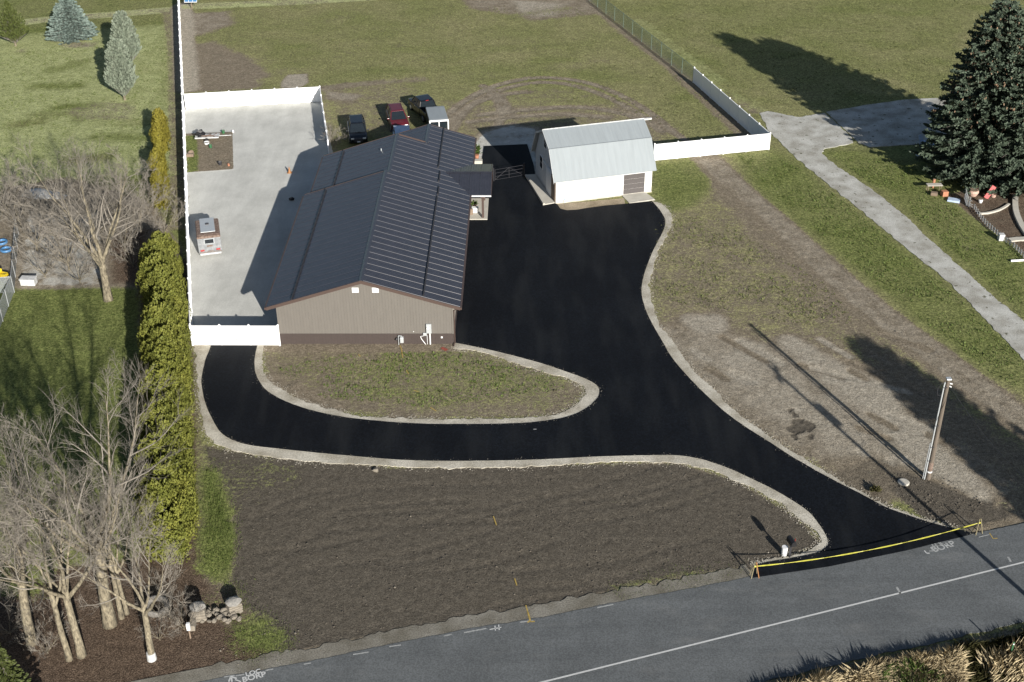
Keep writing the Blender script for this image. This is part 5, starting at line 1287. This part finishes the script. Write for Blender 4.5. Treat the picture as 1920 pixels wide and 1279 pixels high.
def pillar(loc, rz, label, hh):
    B = empty('stone_pillar', loc, rz); tag(B, label, 'pillar', 'broken stone pillars')
    q = MB(); rn = random.Random(hh)
    for k in range(4):
        z = k * hh / 4; q.cbox(-.42 + rn.uniform(-.04, .04), -.40, z, .42 + rn.uniform(-.04, .04), .40, z + hh / 4 - .02, .05)
    q.build('shaft', M['stone'], B)
    q = MB(); q.blob((0, 0, hh + .02), .46, .44, .14, 3, 2, .3); q.build('top', M['grey_stone'], B)
pillar(at(374, 1158), .2, 'squared stone pillar stub left of the rubble heap', .85)
pillar(at(440, 1143), .5, 'broken stone pillar stub right of the rubble heap', .62)
q = MB(); q.cbox(-.16, -.9, 0, .16, .9, .38, .03); o = q.build('stone_kerb', M['stone']); o.location = at(364, 1163); o.rotation_euler = (0, 0, R(6)); tag(o, 'low straight stone block wall in front of the pillar', 'wall')
rn = random.Random(8)
ST = []
for s in range(4):
    q = MB(); q.blob((0, 0, .3), 1, .8, .6, s, 2, .45); o = q.build('stone', M['stone']); ST.append(o.data); bpy.data.objects.remove(o)
for i in range(46):
    p = at(rn.uniform(374, 452), rn.uniform(1143, 1168)); o = new_obj('rubble_stone', ST[i % 4]); s = rn.uniform(.09, .22); o.location = p + Vector((0, 0, rn.uniform(0, .12))); o.scale = (s,) * 3; o.rotation_euler = (0, 0, rn.uniform(0, 6))
    tag(o, 'loose pale stone in the rubble heap between the broken pillars', 'stone', 'rubble heap stones')
spots = [(705, 883), (830, 640), (1560, 590)] + [(rn.uniform(430, 1380), rn.uniform(890, 1130)) for _ in range(22)] + [(rn.uniform(1300, 1800), rn.uniform(600, 960)) for _ in range(14)] + [(rn.uniform(380, 560), rn.uniform(1180, 1250)) for _ in range(16)]
for i, (px, py) in enumerate(spots):
    if i > 0 and 400 < px < 1400 and py < 890: continue
    o = new_obj('stone', ST[i % 4]); s = .22 if i == 0 else rn.choice((.025, .03, .035, .045, .07)); o.location = at(px, py); o.scale = (s,) * 3; o.rotation_euler = (0, 0, i)
    if i == 0: tag(o, 'largest pale stone on the dark dirt below the driveway curve', 'stone')
    else: tag(o, 'small pale stone lying on the bare dirt', 'stone', 'small stones on the bare dirt')
# worn tyre hung beside the trunk
def torus(R0, r, n=28, k=10):
    vs = []; fs = []
    for i in range(n):
        a = 2 * math.pi * i / n
        for j in range(k):
            b_ = 2 * math.pi * j / k; vs.append(((R0 + r * math.cos(b_)) * math.cos(a), (R0 + r * math.cos(b_)) * math.sin(a), r * 1.25 * math.sin(b_)))
    for i in range(n):
        for j in range(k): fs.append((i * k + j, ((i + 1) % n) * k + j, ((i + 1) % n) * k + (j + 1) % k, i * k + (j + 1) % k))
    return vs, fs
q = MB(); q.add(*torus(.58, .17)); o = q.build('old_tyre', M['old_tyre'], smooth=True); o.location = at(295, 1143) + Vector((0, 0, .26)); o.rotation_euler = (R(10), R(8), 0); tag(o, 'big weathered grey tyre lying beside a roadside tree trunk', 'tyre')
for px, py, lb in ((12, 470, 'blue ring toy on the neighbour lawn, nearer of two'), (4, 456, 'blue ring toy on the neighbour lawn, farther of two')):
    q = MB(); q.add(*torus(.42, .10)); o = q.build('ring_toy', M['blue'], smooth=True); o.location = at(px, py) + Vector((0, 0, .11)); tag(o, lb, 'toy')
def ride_on():
    B = empty('ride_on_toy', at(4, 522), R(70)); tag(B, 'yellow ride on toy at the left edge beside the chain fence', 'toy')
    q = MB(); q.cbox(-.3, -.55, .22, .3, .5, .55, .08); q.cbox(-.26, .0, .55, .26, .45, .85, .08); q.build('body', M['yellow'], B)
    for s in (-1, 1):
        for y in (-.38, .35):
            q = MB(); q.tube([(s * .28, y, .18), (s * .40, y, .18)], .18, 12); q.build('wheel', M['tyre'], B)
ride_on()
q = MB()
rn = random.Random(12); vs = []; fs = []; nx_, ny_ = 16, 7
for j in range(ny_):
    for i in range(nx_):
        u, v_ = i / (nx_ - 1), j / (ny_ - 1)
        edge = min(u, 1 - u, v_, 1 - v_)
        vs.append((u * 4.4, (v_ - .5) * (1.5 + .5 * math.sin(u * 5)) - u * 1.1, .03 + min(.5, edge * 2.2) * .75 + .12 * noise.noise(Vector((u * 6, v_ * 4, 2)))))
for j in range(ny_ - 1):
    for i in range(nx_ - 1): fs.append((j * nx_ + i, j * nx_ + i + 1, (j + 1) * nx_ + i + 1, (j + 1) * nx_ + i))
q.add(vs, fs); o = q.build('tarp', M['bluewhite'], smooth=True); o.location = at(44, 362); tag(o, 'pale crumpled tarp over a heap behind the bare shrubs', 'tarp')
o.data.materials.clear(); o.data.materials.append(mat('pale_grey_tarp', (.42, .43, .43), .7, var=.3, scale=4, bump=.03))
def lidded_box():
    B = empty('storage_box', at(55, 533), R(-3)); tag(B, 'off white plastic storage box on the grey gravel', 'box')
    q = MB(); q.cbox(-.62, -.35, 0, .62, .35, .55, .06); q.build('body', M['old_white'], B); q = MB(); q.cbox(-.66, -.39, .55, .66, .39, .63, .03); q.build('lid', M['old_white'], B)
lidded_box()

# ------------------------------------------------------------------ gravel yard odds and ends
def junk_pallet():
    a = at(366, 267); B = empty('flat_trailer', a, R(5)); tag(B, 'low white edged flat trailer loaded with scrap in the yard patch', 'trailer')
    q = MB(); q.cbox(0, 0, .35, 2.45, 1.05, .47, .02); q.build('deck', M['old_white'], B)
    q = MB(); q.box(2.45, .5, .38, 3.7, .58, .44); q.build('tow_bar', M['old_white'], B)
    for y in (-.08, 1.13):
        q = MB(); q.tube([(1.2, y - .06, .22), (1.2, y + .06, .22)], .22, 14); q.build('wheel', M['tyre'], B)
    return a
ja = junk_pallet()
q = MB(); q.blob((.55, .5, .72), .5, .42, .3, 4, 2, .9, fr=3); o = q.build('tarp_bundle', M['skin_dark']); o.location = ja; tag(o, 'black tarp bundle on the left end of the flat trailer', 'bundle')
q = MB(); rn = random.Random(4)
for k in range(9):
    a = Vector((1.0 + rn.uniform(0, 1.0), rn.uniform(.2, .8), .5 + rn.uniform(0, .12))); d = rv(rn) * .5; d.z *= .2; q.tube([a - d, a + d], rn.uniform(.02, .05), 6)
o = q.build('scrap_heap', M['rust']); o.location = ja; tag(o, 'rusty scrap heap on the right end of the flat trailer', 'scrap')
def bucket(px, py, mt, label, r=.16, h=.34):
    B = empty('bucket', at(px, py)); tag(B, label, 'bucket')
    q = MB(); q.tube([(0, 0, 0), (0, 0, h)], [r * .85, r], 14, cap=False); q.tube([(0, 0, .005), (0, 0, .02)], [r * .84, r * .84], 14); q.build('body', mt, B)
    q = MB(); q.tube([(0, 0, h - .07), (0, 0, h - .06)], [r * .95, r * .95], 14); q.build('contents', M['grey_stone'], B)
bucket(388, 270, M['white_paint'], 'round white tub in front of the flat trailer', .28, .22)
bucket(395, 277, M['green_plastic'], 'green pot below the white tub in the yard patch')
bucket(419, 250, M['green_plastic'], 'dark green pot at the far edge of the yard patch')
bucket(413, 309, M['dark_metal'], 'black and white pot at the near edge of the yard patch', .19)
bucket(437, 248, M['white_paint'], 'small white pail at the far corner of the yard patch', .12, .2)
bucket(429, 311, M['terracotta'], 'small terracotta pot at the near corner of the yard patch', .12, .2)
q = MB(); q.cbox(-.35, -.25, 0, .35, .25, .3, .04); q.blob((0, .4, .2), .3, .3, .25, 5, 2, .5); o = q.build('log_pile', M['wood']); o.location = at(357, 293); tag(o, 'brown log pile on the grass strip beside the left fence', 'logs')
def cone():
    B = empty('traffic_cone', at(543, 324)); tag(B, 'orange traffic cone standing alone on the pale gravel', 'cone')
    q = MB(); q.cbox(-.22, -.22, 0, .22, .22, .05, .02); q.build('base', M['orange'], B); q = MB(); q.tube([(0, 0, .05), (0, 0, .6)], [.15, .04], 12); q.build('body', M['orange'], B)
cone()
q = MB(); q.blob((0, 0, .12), .25, .2, .15, 6, 2, .5); o = q.build('dark_bag', M['skin_dark']); o.location = at(547, 375); tag(o, 'small black bag lying in the house shadow on gravel', 'bag')
# dry brush beside the yard fence and cars
plant_bare('bare_shrub', at(627, 275), .5, BS2, 'dry pale shrub between the yard fence and the black car', .55, group=None)
plant_bare('bare_shrub', at(622, 262), 1.5, BS2, 'smaller dry pale shrub beside the end of the yard fence', .42, group=None)
# porch and side bed
q = MB(); q.cbox(-.32, -.25, 0, .32, .25, .45, .03); o = q.build('planter_box', M['white_paint']); o.location = at(891, 397, .13); tag(o, 'white planter box standing on the porch slab', 'planter')
def potted(loc, label, s=1.0, mt='weed'):
    B = empty('potted_plant', loc); tag(B, label, 'plant'); B.scale = (s,) * 3
    q = MB(); q.tube([(0, 0, 0), (0, 0, .3)], [.14, .19], 12); q.build('pot', M['terracotta'], B)
    rn = random.Random(int(loc.x * 50)); cards = []
    for k in range(90):
        d = rv(rn); d.z = abs(d.z); cards.append((Vector((0, 0, .45)) + d * rn.uniform(.1, .4), (d + Vector((0, 0, .6))).normalized() * .2, rv(rn) * .12, 0))
    new_obj('leaves', cards_mesh('leaves', cards, [M[mt]]), B)
potted(at(890, 391, .13), 'leafy green plant behind the white planter on the porch')
q = MB(); q.cbox(-.25, -.12, 0, .25, .12, .55, .03); o = q.build('wood_stack', M['wood']); o.location = at(882, 402, .13); tag(o, 'brown firewood stack against the porch wall', 'wood')
potted(at(895, 288), 'green plant in the bed along the house side, farther one', 1.2); potted(at(894, 297), 'green plant in the bed along the house side, nearer one', 1.3)
q = MB(); q.cbox(-.45, -.3, 0, .45, .3, .35, .03); o = q.build('stone_planter', M['concrete']); o.location = at(896, 306); tag(o, 'white stone planter block beside house under the porch roof', 'planter')

# ------------------------------------------------------------------ garden junk under the big spruces
def boat_like(loc, rz, label):
    B = empty('rowing_boat', loc, rz); tag(B, label, 'boat')
    rings = []
    for y, hw, zt in ((-1.7, .05, .75), (-1.2, .42, .66), (-.3, .62, .58), (.8, .62, .56), (1.5, .52, .58)):
        rings.append([(hw, y, zt), (hw * .8, y, .15), (0, y, .08), (-hw * .8, y, .15), (-hw, y, zt), (-hw * .9, y, zt), (-hw * .7, y, .22), (0, y, .16), (hw * .7, y, .22), (hw * .9, y, zt)])
    q = MB(); q.loft(rings); q.build('hull', M['bluewhite'], B); q = MB(); q.box(-.5, -.2, .42, .5, .05, .46); q.box(-.5, .9, .42, .5, 1.15, .46); q.build('seat', M['old_white'], B)
boat_like(at(1742, 302), R(28), 'pale rowing boat lying in deep spruce shadow')
def lawn_chair(loc, rz, label):
    B = empty('lawn_chair', loc, rz); tag(B, label, 'chair')
    q = MB(); q.cbox(-.28, -.3, .38, .28, .25, .44, .02); q.build('seat', M['bluewhite'], B); q = MB(); q.add([(-.28, .25, .42), (.28, .25, .42), (.28, .5, .98), (-.28, .5, .98), (-.28, .29, .40), (.28, .29, .40), (.28, .54, .96), (-.28, .54, .96)], [(0, 1, 2, 3), (7, 6, 5, 4), (0, 4, 5, 1), (1, 5, 6, 2), (2, 6, 7, 3), (3, 7, 4, 0)]); q.build('backrest', M['bluewhite'], B)
    for x in (-.25, .25):
        for y in (-.26, .26): q = MB(); q.tube([(x, y, 0), (x, y, .4)], .025, 6); q.build('leg', M['bluewhite'], B)
lawn_chair(at(1730, 272), .6, 'pale blue lawn chair at the edge of the spruce shade'); lawn_chair(at(1747, 277), 2.2, 'pale blue lawn chair tucked closer under the spruce')
def table(loc, rz, label):
    B = empty('garden_table', loc, rz); tag(B, label, 'table')
    q = MB(); q.cbox(-.72, -.3, .62, .72, .3, .68, .015); q.build('tabletop', M['concrete'], B)
    for x in (-.6, .6):
        for y in (-.22, .22): q = MB(); q.tube([(x, y, 0), (x, y, .62)], .03, 6); q.build('leg', M['wood'], B)
table(at(1750, 358), .02, 'pale concrete topped garden table on the grass')
def pot(px, py, mt, label, r=.35, h=.5, name='garden_pot'):
    B = empty(name, at(px, py)); tag(B, label, 'pot'); q = MB(); q.tube([(0, 0, 0), (0, 0, h * .6), (0, 0, h)], [r * .7, r, r * .9], 16); q.build('body', mt, B); q = MB(); q.tube([(0, 0, h), (0, 0, h + .01)], [r * .8, r * .8], 16); q.build('soil', M['wood'], B)
pot(1749, 352, M['terracotta'], 'small clay pot behind the concrete table', .14, .9)
pot(1824, 366, M['pinkstone'], 'wide pinkish stone urn under the spruce boughs', .50, .55); pot(1862, 369, M['pinkstone'], 'pinkish broken urn beside the red board', .32, .5); pot(1838, 380, M['white_paint'], 'small white pot amid the garden clutter', .2, .35)
def crate(px, py, mt, sx, sy, h, rz, label, name='crate'):
    B = empty(name, at(px, py), rz); tag(B, label, name.replace('_', ' ')); q = MB(); q.cbox(-sx / 2, -sy / 2, 0, sx / 2, sy / 2, h, .03); q.build('body', mt, B); q = MB()
    for k in range(3): q.box(-sx / 2 - .01, -sy / 2 - .012, h * (.12 + k * .3), sx / 2 + .01, -sy / 2 + .004, h * (.30 + k * .3))
    q.build('slats', mt, B)
crate(1770, 367, M['terracotta'], .55, .5, .5, .2, 'rust orange crate right of the concrete table'); crate(1751, 366, M['wood'], .6, .45, .3, -.3, 'brown low crate in front of the concrete table')
crate(1788, 377, M['bluewhite'], 1.1, .7, .18, -.4, 'pale lavender flat board lying on the grass', 'board')
q = MB(); q.cbox(-.22, -.04, 0, .22, .04, 1.35, .02); o = q.build('red_board', M['red_plastic']); o.location = at(1848, 372); o.rotation_euler = (R(-25), R(28), R(-20)); tag(o, 'bright red board leaning among the garden clutter', 'board')
def pickets(pts, label, h=.75, step=.27):
    P = at2(pts); F = empty('picket_fence', P[0]); tag(F, label, 'fence'); q = MB(); q.cbox(-.012, -.075, 0, .012, .075, h, .005); o = q.build('picket', M['old_white']); dat = o.data; bpy.data.objects.remove(o)
    rl = MB(); cnt = 0
    for a, c in zip(P[:-1], P[1:]):
        d = c - a; ang = math.atan2(d.y, d.x); n = max(1, int(d.length / step)); rl.tube([a - P[0] + Vector((0, 0, h * .7)), c - P[0] + Vector((0, 0, h * .7))], .025, 5); rl.tube([a - P[0] + Vector((0, 0, h * .25)), c - P[0] + Vector((0, 0, h * .25))], .025, 5)
        for i in range(n):
            o = new_obj('picket', dat, F); o.location = a - P[0] + d * (i / n); o.rotation_euler = (0, 0, ang + math.pi / 2); cnt += 1
    rl.build('rail', M['old_white'], F)
pickets([(1812, 386), (1826, 392), (1838, 410), (1850, 424), (1868, 440), (1886, 455), (1900, 464), (1918, 482), (1940, 505)], 'low old white picket edging curving along the garden bed', .5, .42)
pickets([(1808, 372), (1812, 386), (1820, 390)], 'leaning taller white picket panel at the bed corner', 1.0, .2)
def edging(pts, label, w_=.2, h=.14):
    P = at2(catmull(pts, 4)); mb = MB()
    L = [p + Vector((-(P[min(i + 1, len(P) - 1)] - P[max(i - 1, 0)]).normalized().y, (P[min(i + 1, len(P) - 1)] - P[max(i - 1, 0)]).normalized().x, 0)) * w_ / 2 for i, p in enumerate(P)]
    Rr = [p * 2 - l for p, l in zip(P, L)]
    mb.prism([tuple(p[:2]) for p in L + Rr[::-1]], 'z', -.05, h); o = mb.build('garden_edging', M['concrete']); tag(o, label, 'edging')
edging([(1904, 368), (1903, 382), (1905, 400), (1912, 418), (1922, 436), (1940, 460)], 'thick pale curved stone edging at the right edge', .5, .2)
edging([(1836, 402), (1855, 400), (1875, 394), (1892, 384)], 'thin pale curved edging across the garden bed', .2)
edging([(1893, 451), (1910, 449), (1940, 448)], 'straight pale plank edging at the right edge of the bed', .6, .1)
q = MB(); q.cbox(-.25, -.25, 0, .25, .25, .6, .04); o = q.build('block', M['old_white']); o.location = at(1876, 450); tag(o, 'white square block at a gap in the picket edging', 'block')
q = MB(); q.tube([(-.6, 0, .1), (.6, .1, .1)], .1, 8); o = q.build('white_pipe', M['white_paint']); o.location = at(1908, 491); tag(o, 'short white pipe lying on grass below the pickets', 'pipe')
# green lawn game table far off by the fence end
def solar():
    B = empty('solar_panel', at(360, 16), 0); tag(B, 'small blue solar panel on a post beyond the fence end', 'panel')
    q = MB(); q.tube([(0, 0, -.1), (0, 0, 1.1)], .06, 8); q.build('post', M['wood'], B)
    q = MB(); q.add([(-.85, -.35, .95), (.85, -.35, .95), (.85, .35, 1.5), (-.85, .35, 1.5), (-.85, -.33, .91), (.85, -.33, .91), (.85, .37, 1.46), (-.85, .37, 1.46)], [(0, 1, 2, 3), (7, 6, 5, 4), (0, 4, 5, 1), (1, 5, 6, 2), (2, 6, 7, 3), (3, 7, 4, 0)]); q.build('frame', M['white_paint'], B)
    for k in range(3):
        g = MB(); x0 = -.8 + k * .55; g.add([(x0, -.31, .99), (x0 + .5, -.31, .99), (x0 + .5, .31, 1.48), (x0, .31, 1.48)], [(0, 1, 2, 3)]); g.build('cell', M['blue'], B)
solar()

# ------------------------------------------------------------------ rough vegetation nobody could count
def blades(name, areas, mats, kind_label=None, seed=0):
    rn = random.Random(seed); v = []; f = []; mi = []
    for poly, n, h0, h1, k, lean in areas:
        P = [at(x, y) for x, y in poly]; xs = [p.x for p in P]; ys = [p.y for p in P]; cnt = 0; tries = 0
        while cnt < n and tries < n * 20:
            tries += 1; x, y = rn.uniform(min(xs), max(xs)), rn.uniform(min(ys), max(ys)); ins = False
            for i in range(len(P)):
                a, c = P[i], P[i - 1]
                if (a.y > y) != (c.y > y) and x < (c.x - a.x) * (y - a.y) / (c.y - a.y) + a.x: ins = not ins
            if not ins: continue
            cl = noise.noise(Vector((x * .7, y * .7, seed)))
            if name == 'grass_tufts': cl = noise.noise(Vector((x * 1.3, y * 1.3, seed))) - .12
            if cl < rn.uniform(-.45, .15): continue
            if name == 'grass_tufts': x += rn.gauss(0, .32); y += rn.gauss(0, .45)
            cnt += 1; h = rn.uniform(h0, h1) * (1 + .5 * cl); a = noise.noise(Vector((x * .35, y * .35, 5))) * 4 + rn.gauss(0, 1.0); L = lean * rn.uniform(.4, 1.3) * h
            d = Vector((math.cos(a), math.sin(a), 0)); s = Vector((-d.y, d.x, 0)) * rn.uniform(.004, .010); b0 = Vector((x, y, -.02)); m1 = b0 + d * L * .35 + Vector((0, 0, h * .6)); t = b0 + d * L + Vector((0, 0, h))
            i = len(v); v += [tuple(b0 - s), tuple(b0 + s), tuple(m1 + s * .8), tuple(t), tuple(m1 - s * .8)]; f.append((i, i + 1, i + 2, i + 3, i + 4)); mi.append(k)
    me = bpy.data.meshes.new(name); me.from_pydata(v, [], f)
    for m_ in mats: me.materials.append(m_)
    me.polygons.foreach_set('material_index', mi); me.update(); o = new_obj(name, me); tag(o, kind='stuff'); return o
blades('dry_grass', [([(1400, 1310), (1500, 1290), (1620, 1262), (1790, 1232), (1800, 1330), (1420, 1340)], 30000, .22, .62, 0, 1.1), ([(1640, 1270), (1700, 1250), (1760, 1275), (1740, 1310), (1650, 1310)], 1400, .4, .8, 1, .5),
                     ([(1790, 1222), (1850, 1205), (1960, 1178), (2060, 1180), (2060, 1340), (1800, 1340)], 22000, .15, .5, 2, 1.0), ([(1400, 1290), (1700, 1222), (1960, 1166), (1960, 1180), (1700, 1240), (1420, 1310)], 900, .1, .3, 1, .6),
                     ([(1840, 1240), (1900, 1220), (2000, 1230), (2000, 1300), (1850, 1300)], 1500, .5, .9, 0, .7)], [M['straw'], M['weed'], M['darkweed']], seed=2)
blades('grass_tufts', [([(384, 880), (405, 880), (432, 960), (442, 1010), (432, 1065), (400, 1085), (386, 1060)], 2600, .06, .20, 0, .6), ([(430, 1180), (500, 1150), (545, 1190), (540, 1225), (480, 1240), (430, 1225)], 1300, .05, .14, 0, .6),
                       ([(420, 1085), (450, 1095), (470, 1150), (440, 1160)], 500, .05, .18, 0, .6), ([(1140, 1100), (1290, 1072), (1400, 1062), (1405, 1078), (1270, 1104), (1150, 1118)], 900, .04, .12, 0, .6)], [M['fresh_grass']], seed=4)
q = []
rn = random.Random(3)
for k in range(160):
    d = rv(rn); d.z = abs(d.z); q.append((d * rn.uniform(.05, .4) + Vector((0, 0, .1)), (d + Vector((0, 0, .5))).normalized() * .22, rv(rn) * .1, 0))
o = new_obj('weed_clump', cards_mesh('weed_clump', q, [M['darkweed']])); o.location = at(1641, 922); tag(o, 'dark scruffy weed clump at the driveway edge below the lid', 'plant')

# soil clods, loose gravel and grass tufts strewn over the ground: nobody could count them
def strewn(name, spots, mt, seed=0, squash=.7):
    rn = random.Random(seed); v = []; f = []
    base = [Vector(p).normalized() for p in ((1, 0, 0), (-1, 0, 0), (0, 1, 0), (0, -1, 0), (0, 0, 1), (.7, .7, .6), (-.7, .7, .6), (-.7, -.7, .6), (.7, -.7, .6))]
    tri = [(4, 5, 6), (4, 6, 7), (4, 7, 8), (4, 8, 5), (0, 2, 5), (2, 1, 6), (1, 3, 7), (3, 0, 8), (5, 2, 6), (6, 1, 7), (7, 3, 8), (8, 0, 5)]
    for p, s in spots:
        a = rn.uniform(0, 6.28); i = len(v); ca, sa = math.cos(a), math.sin(a)
        for q in base:
            k = s * rn.uniform(.7, 1.25); x, y = q.x * k, q.y * k * .8; v.append((p[0] + x * ca - y * sa, p[1] + x * sa + y * ca, p[2] + q.z * k * squash))
        f += [(t[0] + i, t[1] + i, t[2] + i) for t in tri]
    me = bpy.data.meshes.new(name); me.from_pydata(v, [], f); me.materials.append(mt); me.update(); o = new_obj(name, me); tag(o, kind='stuff'); return o
def inside(P, x, y):
    ins = False
    for i in range(len(P)):
        a, c = P[i], P[i - 1]
        if (a[1] > y) != (c[1] > y) and x < (c[0] - a[0]) * (y - a[1]) / (c[1] - a[1]) + a[0]: ins = not ins
    return ins
def scatter(px, n, seed, lo, hi, z=0.0):
    P = [at(x, y) for x, y in px]; rn = random.Random(seed); out = []
    x0, x1 = min(p.x for p in P), max(p.x for p in P); y0, y1 = min(p.y for p in P), max(p.y for p in P)
    while len(out) < n:
        x, y = rn.uniform(x0, x1), rn.uniform(y0, y1)
        if inside(P, x, y) and noise.noise(Vector((x * .3, y * .3, seed))) > rn.uniform(-.5, .35): out.append(((x, y, z), lo + (hi - lo) * rn.random() ** 3))
    return out
M['clod'] = mat('soil_clod', (.075, .064, .050), .95, var=.35, scale=.8, col2=(.115, .10, .08))
M['loose_gravel'] = mat('loose_gravel', (.36, .335, .285), .95, var=.3, scale=6)
LOT = [(430, 855), (750, 880), (1150, 872), (1270, 872), (1380, 905), (1500, 980), (1530, 1018), (1410, 1070), (1200, 1112), (1000, 1152), (700, 1208), (560, 1232), (480, 1170), (445, 1000)]
RLOT = [(1660, 890), (1740, 880), (1850, 940), (1800, 985), (1700, 955)]
strewn('soil_clods', scatter(LOT, 3600, 1, .014, .060) + scatter(RLOT, 500, 2, .02, .08), M['clod'], 1)
rn = random.Random(9); G = []
for edge, n in ((LOWO, 2600), (RGTO, 2200), (INNO, 1800)):
    pts = at2(catmull(edge, 3))
    for k in range(n):
        i = rn.randrange(len(pts) - 1); p = pts[i].lerp(pts[i + 1], rn.random()); G.append(((p.x + rn.gauss(0, .22), p.y + rn.gauss(0, .22), .0), rn.uniform(.018, .05)))
for edge, n in ((LOW, 500), (RGTE, 500), (INN, 500)):
    pts = at2(catmull(edge, 3))
    for k in range(n):
        i = rn.randrange(len(pts) - 1); p = pts[i].lerp(pts[i + 1], rn.random()); G.append(((p.x + rn.gauss(0, .12), p.y + rn.gauss(0, .12), .045), rn.uniform(.012, .028)))
strewn('loose_gravel', G, M['loose_gravel'], 3)
def tufts(name, areas, seed):
    rn = random.Random(seed); v = []; f = []; mi = []
    for px, n, k in areas:
        for (p, s) in scatter(px, n, seed + k, .06, .17):
            for b in range(4):
                a = rn.uniform(0, 6.28); d = Vector((math.cos(a), math.sin(a), 0)); sd = Vector((-d.y, d.x, 0)) * s * .35; b0 = Vector((p[0], p[1], -.02)) + d * s * .3; i = len(v)
                v += [tuple(b0 - sd), tuple(b0 + sd), tuple(b0 + d * s * .7 + Vector((0, 0, s * rn.uniform(.5, 1.0))))]; f.append((i, i + 1, i + 2)); mi.append(k)
    me = bpy.data.meshes.new(name); me.from_pydata(v, [], f)
    for m_ in (M['fresh_grass'], M['meadow'], M['straw']): me.materials.append(m_)
    me.polygons.foreach_set('material_index', mi); me.update(); o = new_obj(name, me); tag(o, kind='stuff')
M['meadow'] = leafmat('meadow_blades', (.075, .088, .03), (.15, .16, .065), (.24, .23, .12), 1)
tufts('meadow_tufts', [([(400, 10), (1090, 10), (1280, 150), (1400, 250), (1240, 240), (1000, 180), (700, 150), (520, 120)], 5000, 1), ([(1150, 5), (1920, 0), (1760, 180), (1440, 200), (1300, 110)], 6000, 1),
                      ([(1380, 290), (1445, 280), (1600, 390), (1800, 560), (1915, 670), (1915, 740), (1700, 580), (1500, 410)], 3500, 0), ([(1560, 295), (1700, 390), (1915, 585), (1915, 480), (1800, 400), (1700, 300)], 2500, 0),
                      ([(0, 100), (320, 60), (330, 330), (0, 350)], 3500, 0), ([(520, 690), (640, 665), (850, 660), (1050, 705), (1060, 730), (800, 765), (600, 745)], 2200, 0), ([(1230, 420), (1330, 400), (1560, 540), (1620, 630), (1400, 590), (1225, 560)], 2200, 1)], 7)
